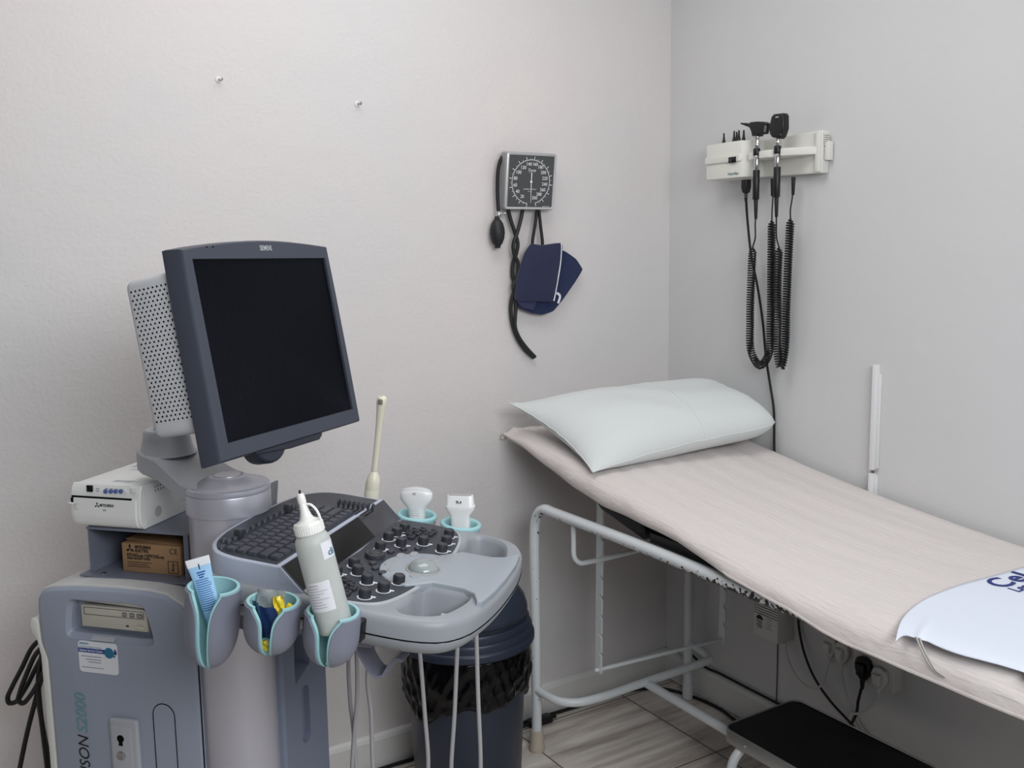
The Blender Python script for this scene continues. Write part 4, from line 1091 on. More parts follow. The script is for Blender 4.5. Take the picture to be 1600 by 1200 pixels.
for a, c in ((-.42, .30), (-.42, -.0), (-.02, .0), (-.02, .30)):
    b.rod((a + .02, c - .012, .05), (a + .02, c + .012, .05), .05, bev=.004)
b.box((-.22, .16, .085), (.42, .33, .07), .02); b.build('wheel_base', body_dark, mc, MF)

# power leads looped behind the tower
t = thing('power_lead', 'black power leads looped in a bundle hanging behind the scanner', 'power cord', MF @ T(-.46, .14, .03))
def ml(pts, v): return [mp(x, y, v) for x, y in pts]
for k, (pts, v) in enumerate(([((66, 996), (50, 1012), (34, 1044), (19, 1073), (12, 1090), (14, 1098), (24, 1097), (40, 1075), (56, 1044), (70, 1018)), .14],
                               [((70, 1008), (56, 1022), (42, 1052), (31, 1082), (29, 1094), (35, 1099), (48, 1086), (62, 1062), (72, 1040)), .12],
                               [((70, 1040), (58, 1085), (46, 1130), (38, 1165), (31, 1200), (26, 1230)), .13],
                               [((66, 1020), (60, 1060), (62, 1100), (68, 1150), (74, 1200), (78, 1240)), .12],
                               [((68, 1030), (59, 1080), (64, 1120), (72, 1165), (80, 1210)), .145])):
    b = MB(); b.tube(ml(pts, v), .0052, seg=8); b.build("cable", black_rubber, t, MF)
    
# ------------------------------------------------------------------ the scanner's console
CF = MF @ T(.2, .03, .98) @ RY(6.5)           # s towards the operator, w away from the viewer, h off the panel
def kc(x, y, h): return on(CF, x, y, 2, h)
def mirror(half): return half + [(s, -w) for s, w in reversed(half) if abs(w) > 1e-6]
tray = smooth_path([V((s, w, 0)) for s, w in mirror([(-.172, 0.0), (-.172, .12), (-.155, .185), (-.115, .216), (-.02, .222), (.09, .227), (.17, .229), (.225, .224), (.264, .207), (.289, .170), (.302, .115), (.308, .05), (.309, 0)])], 4, True)
tray = ccw([(p.x, p.y) for p in tray])
b = MB()
b.rings([[(x, y, h) for x, y in (inset(tray, d) if d else tray)] for d, h in ((.03, -.062), (.012, -.056), (.004, -.047), (.0, -.038), (.0, -.034), (.0012, -.0335), (.0012, -.0325), (0, -.032), (0, -.014), (.0015, -.007), (.005, -.0022), (.010, 0))])
for sg in (-1, 1):
    c = MB(); po = ccw([(p.x, p.y) for p in smooth_path([V((s, sg * w, 0)) for s, w in ((.188, .094), (.187, .15), (.184, .188), (.196, .202), (.222, .199), (.246, .184), (.261, .15), (.268, .10), (.262, .090), (.225, .090))], 4, True)])
    c.rings([[(x, y, h) for x, y in inset(po, d)] for d, h in ((-.008, .012), (-.006, .001), (-.003, -.003), (0, -.009), (.003, -.050))])
    b.cut(c)
con = b.build('console', console_grey, mc, CF, smooth=32)
b = MB(); b.box((.222, -.15, -.0485), (.06, .07, .002)); b.box((.222, .15, -.0485), (.06, .07, .002)); b.build('pocket_floor', mat('grey rubber lining', (104, 105, 106), .7), con, CF)
b = MB(); b.box((.243, -.128, -.030), (.022, .020, .0012), rot=M4.Rotation(R(20), 3, 'X')); b.build('paper_tag', mat('pale paper tag', (178, 182, 186), .6), con, CF)
b = MB(); b.tube([(x, y, -.0332) for x, y in inset(tray, -.0002)[::2]], .0011, seg=6, smooth=False, closed=True); b.build('shell_joint', dark_hole, con, CF)
# keyboard housing
hs_ = [(p.x, p.y) for p in smooth_path([V((s, w, 0)) for s, w in ((-.012, .2105), (-.05, .2105), (-.095, .2095), (-.132, .198), (-.158, .165), (-.172, .11), (-.176, .04), (-.176, -.04), (-.172, -.11), (-.158, -.165), (-.132, -.198), (-.095, -.2095), (-.05, -.2105), (-.012, -.2105))], 4)]
b = MB(); b.prism(hs_, -.006, .036, .003); b.build('keyboard_housing', housing_blue, con, CF, smooth=30)
b = MB(); b.prism(inset(ccw(hs_), .0075), .0355, .0368, .0008); b.build('keyboard_surround', panel_dark, con, CF, smooth=30)
b = MB(); b.prism([(-.0135, -.006), (-.0135, .0362), (-.0095, .0368), (.0298, .0035), (.0298, -.006)], -.2105, .2105, .002, axes=(0, 2, 1)); b.build('display_wedge', housing_blue, con, CF, smooth=20)
sl = V((.0298 + .0095, 0, .0035 - .0368)); nn = V((-sl.z, 0, sl.x)).normalized()
def strip(w0, w1, m, nm, e=.0008, a=.03, z=.97):
    p0 = V((-.0095, 0, .0368)) + sl * a; p1 = V((-.0095, 0, .0368)) + sl * z
    b = MB(); b.rings([[p + nn * h + V((0, w, 0)) for p, h in ((p0, -.001), (p0, e), (p1, e), (p1, -.001))] for w in (w0, w1)])
    return b.build(nm, m, con, CF, smooth=0)
strip(-.2085, .2085, body_dark, 'display_frame', .0004, .0, 1.0); strip(-.204, .082, gloss_black, 'display_glass'); strip(.0835, .188, gloss_grey, 'touch_display')
# keys
U = .0195
KH = .0372
key_cache = {}
def key(w, d, s, wc, nm='key', hgt=.0062, rnd=.0022, m=key_mat):
    k = (round(w, 4), round(d, 4), nm)
    fr = CF @ T(s, wc, KH - .0005)
    if k in key_cache: return copy_to(key_cache[k], con, fr)
    b = MB(); o_ = rrect(d, w, rnd, 3)
    b.rings([[(x, y, z) for x, y in (inset(ccw(o_), i) if i else ccw(o_))] for i, z in ((0, 0), (.0003, .0018), (.0014, hgt - .0008), (.0022, hgt))])
    key_cache[k] = b.build(nm, m, con, fr, smooth=30); return key_cache[k]
rows_ = [(-.1105, [1] * 13 + [2]), (-.091, [1.5] + [1] * 12 + [1.5]), (-.0715, [1.75] + [1] * 11 + [2.25]), (-.052, [2.25] + [1] * 10 + [2.75]), (-.0325, [1.25, 1.25, 1.5, 5.5, 1.25, 1.25, 1, 1, 1])]
for s, ws_ in rows_:
    x = -.192
    for k in ws_:
        key(k * U - .0022, U - .0024, s, x + k * U / 2); x += k * U
for k in range(12): key(.0125, .0105, -.1335 - .0035 * math.sin(PI * k / 11), -.155 + k * .0205, 'function_key', .0058, .004)
for q in ((350, 845), (347, 856)):
    p = kc(q[0], q[1], KH); key(.016, .011, p.x, p.y, 'oval_key', .0045, .0052)
for q in ((373, 836), (450, 796)):
    p = kc(q[0], q[1] + 4, KH)
    b = MB(); b.prism(rrect(.0135, .0135, .0025, 3), 0, .0155, .0015); b.build('menu_knob', knob_mat, con, CF @ T(p.x, p.y, KH - .0005))
# sliders
p0, p1 = kc(530, 783, .047), kc(583, 790.5, .047)
first = None
for k in range(8):
    p = p0.lerp(p1, k / 7); fr = CF @ T(p.x, p.y, KH - .0005)
    if first is None:
        b = MB(); b.lathe([(0, -.0019), (.0055, -.0019), (.0064, -.001), (.0064, .001), (.0055, .0019), (0, .0019)], 20, T(0, 0, .0085) @ RY(90)); b.box((0, 0, .0025), (.0022, .005, .006), .0006)
        first = b.build('gain_slider', knob_mat, con, fr)
    else: copy_to(first, con, fr)
b = MB()
for k in range(8):
    p = p0.lerp(p1, k / 7); b.box((p.x, p.y - .018, KH - .0001), (.0016, .036, .0006))
b.build('slider_slots', dark_hole, con, CF)
b = MB(); b.box((-.197, .098, .03), (.004, .05, .075), .0015); b.box((-.19, .098, -.002), (.02, .05, .004), .0015); b.build('rear_bracket', mat('mid grey plastic', (116, 118, 124), .45), con, CF)
# control panel, palm rest
half = [(.034, 0), (.034, .200), (.06, .2065), (.11, .2065), (.138, .200), (.155, .185), (.168, .155), (.177, .115), (.182, .07), (.184, 0)]
pnl = ccw([(p.x, p.y) for p in smooth_path([V((s, w, 0)) for s, w in mirror(half)], 3, True)])
b = MB(); b.prism(inset(pnl, -.006), -.004, .0035, .0025); b.build('panel_border', body_pale, con, CF, smooth=30)
b = MB(); b.prism(pnl, .0, .0052, .0012); b.build('control_panel', panel_dark, con, CF, smooth=30)
PH = .0052
tb = kc(662, 886, .012)
TBX, TBW = tb.x, tb.y
tong = [(TBX + .074 * math.cos(R(a)), TBW + .080 * math.sin(R(a))) for a in range(90, 271, 9)]
tong = tong + [(.200, -.082), (.225, -.082), (.255, -.083), (.276, -.095), (.290, -.125), (.297, -.12), (.303, -.07), (.305, 0), (.303, .07), (.297, .12), (.290, .125), (.276, .095), (.255, .083), (.225, .082), (.200, .082)]
b = MB(); b.prism(tong, -.008, .0082, .003); b.build('palm_rest', mat('pale grey palm rest', (159, 166, 174), .38), con, CF, smooth=35)
TH = .0082
b = MB(); b.lathe([(.0315, -.001), (.031, .0012), (.0285, .002), (.0265, .0012), (.0262, -.001)], 44, T(TBX, TBW, TH)); b.build('ball_ring', mat('grey ring plastic', (158, 160, 158), .35), con, CF)
b = MB(); b.lathe([(.0262, -.001)] + [(.0262 * math.cos(R(a)), .017 * math.sin(R(a))) for a in range(4, 90, 9)] + [(0, .017)], 44, T(TBX, TBW, TH)); b.build('trackball', ball_mat, con, CF)
for q, w_, d_ in (((626, 867), .021, .013), ((646.5, 865), .022, .013), ((606, 880), .015, .010), ((611, 889), .016, .009), ((684, 873), .034, .016), ((651, 896), .038, .016), ((615, 876), .022, .004)):
    p = kc(q[0], q[1], TH + .001); rr = min(w_, d_) * .47
    b = MB(); b.prism(rrect(d_, w_, rr, 5), -.001, .0014, .001); b.build('palm_button', mat('mid grey button', (158, 160, 164), .4), con, CF @ T(p.x, p.y, TH))
def c5(x, y): return 500 + x / 4.285, 740 + y / 4.285
kfirst = None
for x, y, sc in ((230, 585, 1), (255, 635, 1), (317, 695, 1), (427, 748, 1), (302, 790, 1), (530, 697, 1), (112, 640, .9), (405, 475, .95), (545, 450, .95), (693, 440, .95), (460, 410, .9), (515, 380, .9), (568, 352, .85), (865, 392, .9), (848, 437, .95), (818, 487, .95)):
    q = c5(x, y + 4); p = kc(q[0], q[1], PH + .008)
    fr = CF @ T(p.x, p.y, PH - .0004)
    if kfirst is None:
        b = MB(); b.lathe([(0, 0), (.0098, 0), (.0099, .002), (.0088, .0135), (.0083, .0150), (.0072, .0153), (.0066, .0146), (0, .0146)], 26)
        for k in range(20):
            a = 2 * PI * k / 20; b.box((.0093 * math.cos(a), .0093 * math.sin(a), .0075), (.0012, .0012, .011), 0, rot=M4.Rotation(a, 3, 'Z'))
        kfirst = b.build('rotary_knob', knob_mat, con, fr, smooth=30)
        b = MB(); b.lathe([(.0098, 0), (.0124, 0), (.0124, .0006), (.0098, .0006)], 30); b.prism([(.009, .004), (.0155, .0035), (.0155, .0085), (.009, .0085)], 0, .0006); kring = b.build('white_ring', mark_white, kfirst, fr, smooth=20)
    else:
        o = copy_to(kfirst, con, fr); copy_to(kring, o, fr)
q = c5(368, 545); p = kc(q[0], q[1], PH + .004)
b = MB(); b.lathe([(0, 0), (.0175, 0), (.0178, .004), (.017, .008), (.0155, .0092), (.0125, .0092), (.0115, .0078), (.0102, .0078), (.0098, .0090), (.0088, .0094), (0, .0094)], 36); b.build('menu_dial', knob_mat, con, CF @ T(p.x, p.y, PH))
first = None
for x, y in ((355, 597), (372, 630), (420, 663), (475, 520), (560, 502), (657, 498)):
    q = c5(x, y); p = kc(q[0], q[1], PH + .002); fr = CF @ T(p.x, p.y, PH - .0003)
    if first is None: b = MB(); b.prism(rrect(.0115, .0165, .0055, 5), 0, .0045, .0015); first = b.build('oval_button', knob_mat, con, fr)
    else: copy_to(first, con, fr)
first = None
for x, y in ((632, 375), (655, 398), (597, 392), (612, 420), (690, 372), (762, 385), (735, 402), (706, 410), (168, 708), (203, 728), (222, 762), (180, 795), (150, 755)):
    q = c5(x, y + 4); p = kc(q[0], q[1], PH + .003); fr = CF @ T(p.x, p.y, PH - .0003)
    if first is None:
        b = MB(); b.prism(rrect(.0115, .0155, .002, 3), 0, .0065, .002); b.rings([[(-.004, -.005, .006), (.004, -.005, .006), (.0035, -.004, .0095), (-.0035, -.004, .0095)], [(-.004, .001, .006), (.004, .001, .006), (.003, -.001, .0095), (-.003, -.001, .0095)]])
        first = b.build('rocker_key', knob_mat, con, fr)
    else: copy_to(first, con, fr)
b = MB(); p = mp(395, 915, .03 - .2105)
b.rod((p.x, p.y - .0004, p.z), (p.x, p.y + .002, p.z), .0022, seg=12); b.build('side_screw_hole', dark_hole, con, MF)

# cup shaped holders on the near side
camc = CF.inverted() @ CAM
def cup(s, w, depth, rot):
    base = math.atan2(camc.y - w, camc.x - s) - R(rot)
    Rr = .0418
    def shell(r_out, th, up, extra):
        n, m = 60, 26
        g = MB(); rows = []
        for i in range(m + 1):
            f = i / m
            z = .006 + up - (depth + up) * (1 - (1 - f) ** 1.0)
            ff = max(0, (.006 - z) / depth)
            rad = r_out if ff < .4 else r_out * max(.10, math.sqrt(max(0, 1 - ((ff - .4) / .62) ** 2.3)))
            half = R(15 + 24 * math.exp(-(ff / .16) ** 1.3)) - extra / max(rad, .012) 
            if ff > .6: half = min(half * (r_out / max(rad, .02)) ** .5, R(60))
            ou = []; inn = []
            for k in range(n + 1):
                a = base + half + (2 * PI - 2 * half) * k / n
                tz = z + (0 if True else 0)
                ou.append((s + rad * math.cos(a), w + rad * math.sin(a), tz)); inn.append((s + (rad - th) * math.cos(a), w + (rad - th) * math.sin(a), tz))
            rows.append(ou + inn[::-1])
        g.rings(rows, False, True)
        top_ = rows[0]; N_ = len(top_); vs = [g.bm.verts.new(V(p)) for p in top_]
        for k in range(n): g.bm.faces.new((vs[k], vs[k+1], vs[N_-2-k], vs[N_-1-k]))
        bmesh.ops.remove_doubles(g.bm, verts=g.bm.verts, dist=1e-6)
        return g
    p = shell(Rr, .0032, 0, 0).build('cup_holder', cup_grey, mc, CF, smooth=45)
    l = shell(Rr - .0026, .0050, .0035, .0035).build('rubber_liner', teal, p, CF, smooth=45)
    md = l.modifiers.new('soft', 'BEVEL'); md.width = .0018; md.segments = 2; md.limit_method = 'ANGLE'; md.angle_limit = R(50)
    return p
CUPS = [(-.092, -.264, .128, 20), (.0135, -.272, .080, 12), (.108, -.264, .082, 18)]
for q in CUPS: cup(*q)
for s0, w0 in ((-.039, -.250), (.061, -.252), (.143, -.242)):
    b = MB(); b.box((s0, w0 + .012, -.026), (.010, .034, .034), .003); b.build('holder_bracket', black_plastic, mc, CF)
# ring holders on the far side
HOLD = [(kc(651.5, 805, 0)), (kc(720, 819, 0)), V((-.07, .275, 0))]
for k, p in enumerate(HOLD):
    fr = CF @ T(p.x, p.y, 0)
    b = MB(); b.lathe([(.0285, -.055), (.034, -.05), (.0385, -.02), (.0395, -.004), (.0345, -.004), (.031, -.02), (.027, -.05), (.0285, -.055)], 40, caps=False); b.box((0, -.042, -.018), (.045, .03, .022), .004); h_ = b.build('probe_holder', body_pale, mc, fr, smooth=30)
    b = MB(); b.lathe([(.0325, -.006), (.0395, -.006), (.0412, -.002), (.0408, .002), (.038, .0042), (.0345, .0036), (.0322, .0005), (.0300, -.016), (.0312, -.016), (.0325, -.006)], 48, caps=False); b.build('rubber_rim', teal, h_, fr, smooth=50)
# cable hook under the console
hk = [mp(x, y, -.10) for x, y in ((562, 1000), (572, 1018), (585, 1040), (594, 1049), (604, 1049), (611, 1039), (618, 1029), (627, 1024), (634, 1028))]
hk = smooth_path(hk, 5)
b = MB(); hw = .024
n_ = []
for i, p in enumerate(hk):
    t_ = (hk[min(i+1, len(hk)-1)] - hk[max(i-1, 0)]).normalized(); nr = V((-t_.z, 0, t_.x)); w_ = hw * (1 - .35 * i / len(hk))
    n_.append([p + nr * .0025 + V((0, -w_, 0)), p + nr * .0025 + V((0, w_, 0)), p - nr * .0025 + V((0, w_, 0)), p - nr * .0025 + V((0, -w_, 0))])
b.rings(n_); b.box((hk[0].x + .004, -.10, hk[0].z + .012), (.06, .05, .03), .006); b.build('cable_hook', cup_grey, mc, MF, smooth=40)
b = MB(); b.rod((-.01, .035, .86), (.10, .03, .945), .06, bev=.01, seg=32); b.build('console_arm', body_dark, mc, MF)
# ------------------------------------------------------------------ things on and in the scanner
# transducers with their cables
def loftsec(secs, n=28, p=2.6):
    """secs: (z, half width, half depth, arch) superellipse sections."""
    m = MB(); rings = []
    for z, a, d, arch in secs:
        ring = []
        for k in range(n):
            q = 2 * PI * k / n; c, s = math.cos(q), math.sin(q)
            x = a * math.copysign(abs(c) ** (2 / p), c); y = d * math.copysign(abs(s) ** (2 / p), s)
            ring.append((x, y, z - arch * (x / max(a, 1e-6)) ** 2))
        rings.append(ring)
    m.rings(rings); return m
def hang(t, pts, v, r=.0045, nm='cable'):
    b = MB(); b.tube([p if isinstance(p, V) else mp(p[0], p[1], v) for p in pts], r, seg=10); return b.build(nm, cable_grey, t, MF)
C2M = MF.inverted() @ CF
hp = [C2M @ p for p in HOLD]
# convex
c = hp[0]; fr = MF @ T(c.x, c.y, c.z)
t = thing('convex_transducer', 'glossy white curved-head ultrasound probe in the holder left of the flat-headed probe', 'ultrasound probe', MF @ T(c.x, c.y, c.z - .06))
fr = fr @ RZ(4)
b = loftsec([(-.062, .008, .008, 0), (-.05, .0125, .0115, 0), (-.02, .0155, .0135, 0), (.002, .0165, .014, 0), (.013, .0175, .0142, 0), (.020, .0215, .0145, 0), (.027, .0285, .0148, 0), (.033, .0325, .0148, 0), (.041, .0338, .0142, .001), (.047, .0336, .0134, .003), (.0525, .0330, .0124, .0055), (.0540, .0322, .0115, .006)])
b.build('body', probe_white, t, fr, smooth=50)
b = loftsec([(.0525, .0318, .0108, .006), (.0560, .0312, .0098, .0062), (.0580, .0300, .0072, .006), (.0588, .0280, .004, .0054)]); b.build('lens', mat('pale grey lens', (206, 208, 208), .4), t, fr, smooth=60)
b = MB()
for k in range(4): b.box((0, -.0142, .004 + k * .0045), (.020 - k * .0006, .0012, .0009), .0003)
b.build('grip_ribs', mat('pale rib plastic', (214, 214, 214), .4), t, fr)
b = MB(); b.text('4C', .0062, M4.Translation(V((0, -.0142, .0475))) @ RX(82), fat=.0001); b.build('type_mark', mat('grey probe print', (110, 110, 112), .6), t, fr, smooth=0)
q = fr @ V((0, 0, -.06)); q = MF.inverted() @ q
hang(t, [q + V((0, 0, .01)), q + V((0, 0, -.05)), mp(576, 1037, c.y), mp(580, 1119, c.y), mp(583, 1200, c.y), mp(592, 1262, c.y), mp(625, 1290, c.y), mp(660, 1262, c.y), mp(669, 1200, c.y), mp(664, 1119, c.y), mp(655, 1010, c.y), mp(652, 985, c.y)], c.y)
# linear
c = hp[1]; t = thing('linear_transducer', 'white flat-headed ultrasound probe in the holder nearest the console handle', 'ultrasound probe', MF @ T(c.x, c.y, c.z - .06))
fr = MF @ T(c.x, c.y, c.z) @ RZ(6)
b = loftsec([(-.062, .008, .008, 0), (-.05, .0135, .0115, 0), (-.02, .0175, .0125, 0), (.004, .0190, .0128, 0), (.014, .0192, .0128, 0), (.021, .0205, .0128, 0), (.027, .0255, .0128, 0), (.032, .0290, .0128, 0), (.038, .0296, .0128, 0), (.0385, .0282, .0126, 0), (.0575, .0262, .0098, 0), (.0595, .0254, .0088, 0)], p=4.5)
b.build('body', probe_white, t, fr, smooth=35)
b = loftsec([(.0585, .0235, .0072, 0), (.0612, .0228, .0066, 0), (.0616, .0215, .0052, 0)], p=6); b.build('lens', mat('dull grey lens', (168, 168, 164), .5), t, fr)
b = MB(); b.text('9L4', .0078, M4.Translation(V((-.001, -.0116, .0475))) @ RX(81), fat=.0002); b.build('type_mark', mark_black, t, fr, smooth=0)
q = MF.inverted() @ fr @ V((0, 0, -.06))
hang(t, [q + V((0, 0, .01)), q + V((0, 0, -.05)), mp(716, 985, c.y), mp(710, 1119, c.y), mp(705, 1200, c.y), mp(706, 1250, c.y), mp(728, 1275, c.y), mp(748, 1250, c.y), mp(751, 1200, c.y), mp(747, 1087, c.y), mp(743, 965, c.y), mp(741, 945, c.y)], c.y)
# endocavity
c = hp[2]
tip, low = mp(597, 622, c.y + .0), mp(579, 792, c.y + .0)
ax = (tip - low); L_ = ax.length; ax.normalize()
rot = V((0, 0, 1)).rotation_difference(ax).to_matrix().to_4x4()
t = thing('endocavity_transducer', 'long slim cream ultrasound probe standing upright behind the keyboard', 'ultrasound probe', MF @ M4.Translation(low))
fr = MF @ M4.Translation(low) @ rot
k_ = L_ / .2
b = MB(); b.lathe([(0, -.055), (.011, -.055), (.0135, -.03), (.0152, .0), (.0158, .016), (.0156, .032), (.0152, .0335), (.0154, .035), (.0150, .046), (.0128, .056), (.0088, .0625), (.0066, .066), (.0064, .0665), (.0066, .067), (.0062, .072), (.0064, .12), (.0072, .155), (.0088, .178), (.0102, .190), (.0106, .1955), (.0098, .2005), (.007, .2035), (0, .2045)], 36, M4.Diagonal((1, 1, k_, 1))); b.build('body', probe_cream, t, fr, smooth=50)
b = MB(); lz = []
for i in range(7):
    z = .1895 + i * .0025; r = [.0102, .0105, .0106, .0102, .0094, .0078, .0050][i] + .0005
    lz.append([(r * math.sin(R(a)) , -r * math.cos(R(a)), z * k_) for a in range(-22, 33, 9)])
b.grid(lz); ln = b.build('lens', mat('olive grey lens', (124, 124, 106), .4), t, fr, smooth=60)
q = low + ax * -.05
hang(t, [q, q + V((0, 0, -.06)), mp(546, 1010, c.y), mp(547, 1094, c.y), mp(552, 1137, c.y), mp(556, 1200, c.y), mp(557, 1250, c.y), mp(553, 1265, c.y), mp(549, 1250, c.y - .012), mp(550, 1200, c.y - .012), mp(553, 1150, c.y - .012), mp(558, 1087, c.y - .012), mp(557, 1012, c.y - .012), mp(556, 985, c.y - .012)], c.y)

# thermal printer on the shelf
PV0, PU0, PU1, PZ0, PZ1 = .042, -.3665, -.2150, .987, 1.0715
t = thing('thermal_printer', 'cream thermal printer with four blue buttons, on the shelf behind the monitor arm', 'printer', MF @ T((PU0 + PU1) / 2, PV0 + .12, PZ0))
um, zm = (PU0 + PU1) / 2, (PZ0 + PZ1) / 2
b = MB(); b.box((um + .002, PV0 + .122, zm), (PU1 - PU0 - .004, .236, PZ1 - PZ0), .002); cs = b.build('casing', mat('printer cream casing', (226, 227, 225), .45), t, MF)
fs = [(PZ0 + .001, PV0 + .004), (PZ0 + .010, PV0 - .004), (PZ0 + .024, PV0 - .0075), (PZ0 + .055, PV0 - .0055), (PZ1 - .006, PV0 - .001), (PZ1 - .001, PV0 + .004)]
def front(u0, u1, z0, z1, off, m, nm, par, bev=.0):
    def fy(z):
        for (a, p), (c_, q_) in zip(fs, fs[1:]):
            if a <= z <= c_: return p + (q_ - p) * (z - a) / (c_ - a)
        return fs[0][1] if z < fs[0][0] else fs[-1][1]
    n = 10; b = MB(); rows = []
    for i in range(n + 1):
        z = z0 + (z1 - z0) * i / n; y = fy(z) - off
        rows.append([(u0, .012 + PV0, z), (u0, y + .0015, z), (u0 + .0015, y, z), (u1 - .0015, y, z), (u1, y + .0015, z), (u1, .012 + PV0, z)])
    b.rings(rows); return b.build(nm, m, par, MF, smooth=25)
pc_ = mat('printer cream front', (232, 233, 230), .42)
front(PU0 - .0015, PU1 + .001, PZ0 + .001, PZ1 - .0005, .0, pc_, 'front_bezel', t)
dr = front(PU0 + .006, PU1 - .006, PZ0 + .004, PZ1 - .0265, .003, pc_, 'paper_door', t)
b = MB(); yq = PV0 - .0105
arc = [(um - .068 + .136 * k / 12, PZ0 + .029 - .009 * math.sin(PI * k / 12)) for k in range(13)]
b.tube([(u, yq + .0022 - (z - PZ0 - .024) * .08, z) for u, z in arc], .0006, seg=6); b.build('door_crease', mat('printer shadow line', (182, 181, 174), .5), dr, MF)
b = MB(); b.box((um - .008, PV0 - .0025, PZ1 - .0245), (.134, .006, .0036), .0006); b.build('paper_slot', dark_hole, t, MF)
q = mp(140.5, 764, PV0 - .003)
b = MB(); b.box((q.x, PV0 - .003, q.z + .001), (.0125, .004, .0125), .0006); b.build('display_window', gloss_black, t, MF)
bl_ = mat('blue button plastic', (92, 112, 168), .4)
for k, x in enumerate((165, 173, 180.5, 188.5, 196)):
    q = mp(x, 768, PV0 - .003)
    b = MB(); b.lathe([(.0046, -.002), (.0044, .0012), (.0036, .0018), (0, .0016)], 20, M4.Translation(V((q.x, PV0 - .003, q.z))) @ RX(90))
    b.build('control_button', bl_ if k < 4 else pc_, t, MF)
b = MB(); q = mp(209, 766, PV0 - .002); b.box((q.x, PV0 - .003, q.z), (.012, .005, .011), .001); b.build('power_button', pc_, t, MF)
b = MB()
for z in (PZ1 - .0075, PZ1 - .012, PZ1 - .0165): b.box((um - .017, PV0 - .0022, z), (.007, .001, .001))
for k in range(5): b.box((um + .003 + k * .0108, PV0 - .0018, PZ1 - .0065), (.007, .001, .0008))
b.build('panel_print', mat('grey printer print', (140, 140, 140), .6), t, MF)
def tri(mb, x, z, s, m3):
    for a in (90, 210, 330):
        c0 = V((math.cos(R(a)), math.sin(R(a)))) * s * .52
        mb.bm.faces.new([mb.bm.verts.new(m3 @ V((x + c0.x + s * .52 * math.cos(R(a + o)) * f, z + c0.y + s * .52 * math.sin(R(a + o)) * f, 0))) for o, f in ((0, 1), (90, .577), (180, 1), (270, .577))])
mfr = M4.Translation(V((0, PV0 - .0106, 0))) @ RX(90 - 3)
def onfr(u, z): return M4.Translation(V((u, PV0 - .0104 + (z - PZ0 - .03) * .065, z))) @ RX(90 - 4)
b = MB(); tri(b, -.0152, -.0004, .0062, onfr(um, PZ0 + .0465)); b.text('MITSUBISHI', .0072, onfr(um + .006, PZ0 + .0465), fat=.0002, sx=.86); b.text('P93', .0045, onfr(um + .001, PZ0 + .037)); b.build('maker_lettering', mark_black, t, MF, smooth=0)
b = MB(); q = mp(116.5, 781, PV0); b.box((PU0 + .004, PV0 - .004, PZ0 + .052), (.007, .008, .012), .001); b.build('door_latch', dark_hole, t, MF)
b = MB(); b.box((PU0 + .0015, PV0 - .006, PZ0 + .047), (.011, .010, .0035), .001); b.build('latch_tab', pc_, t, MF)
b = MB(); b.tube([(u, PV0 - .0105, z) for u, z in ((PU0 + .018, PZ0 + .047), (PU0 + .012, PZ0 + .047), (PU0 + .012, PZ0 + .036), (PU0 + .018, PZ0 + .036))], .0004, seg=5, smooth=False); b.build('door_symbol', mat('grey printer print', (140, 140, 140), .6), dr, MF)
b = MB()
for i in range(22):
    for j in range(2):
        b.sheet([(PV0 + .045 + i * .0085 + .0017 * math.cos(2*PI*k/6), PZ1 - .0105 - j * .0075 + .0024 * math.sin(2*PI*k/6)) for k in range(6)], PU1 + .0003, axes=(1, 2, 0))
b.build('vent_holes', mat('vent grey', (92, 92, 92), .7), cs, MF, smooth=0)
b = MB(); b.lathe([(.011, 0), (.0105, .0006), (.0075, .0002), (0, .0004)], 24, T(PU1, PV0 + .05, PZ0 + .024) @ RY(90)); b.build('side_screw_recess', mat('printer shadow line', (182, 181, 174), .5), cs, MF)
b = MB()
for u, v, a, c_ in ((um + .02, PV0 + .03, .055, .016), (um - .03, PV0 + .16, .05, .03), (um + .03, PV0 + .15, .05, .028), (um, PV0 + .2, .09, .03), (um + .01, PV0 + .125, .1, .012)):
    b.box((u, v, PZ1 + .0002), (a, c_, .0005))
lb = b.build('top_labels', label_white, cs, MF)
b = MB(); rn = random.Random(5)
for u, v, a, c_ in ((um + .02, PV0 + .03, .055, .016), (um - .03, PV0 + .16, .05, .03), (um + .03, PV0 + .15, .05, .028), (um, PV0 + .2, .09, .03), (um + .01, PV0 + .125, .1, .012)):
    for k in range(int(c_ / .005)):
        L2 = a * rn.uniform(.5, .9); b.box((u - a * .45 + L2 / 2, v - c_ / 2 + .004 + k * .005, PZ1 + .0006), (L2, .0012, .0003))
b.build('label_print', mat('grey label print', (120, 120, 122), .6), lb, MF)

# cardboard box in the shelf
u0, u1, z0, z1, v0, v1 = -.2805, -.1515, .8955, .9525, .062, .17
t = thing('cardboard_box', 'brown cardboard box of printer paper inside the shelf under the printer', 'box', MF @ T((u0 + u1) / 2, (v0 + v1) / 2, z0))
b = MB(); b.box(((u0 + u1) / 2, (v0 + v1) / 2, (z0 + z1) / 2), (u1 - u0, v1 - v0, z1 - z0), .0008); b.build('carton', cardboard, t, MF)
b = MB(); b.box(((u0 + u1) / 2 - .004, (v0 + v1) / 2 + .004, z1 + .002), (u1 - u0 - .012, v1 - v0 - .014, .0016), .0004, rot=M4.Rotation(R(2.5), 3, 'Y')); b.build('top_flap', cardboard, t, MF)
bf = lambda u, z: M4.Translation(V((u0 + u, v0 - .0004, z0 + z))) @ RX(90)
b = MB(); tri(b, 0, -.001, .0098, bf(.0185, .0472))
b.text('MITSUBISHI', .0082, bf(.0295, .0505), align='LEFT', fat=.0003, sx=.86); b.text('ELECTRIC', .0082, bf(.0295, .0432), align='LEFT', fat=.0003, sx=.86)
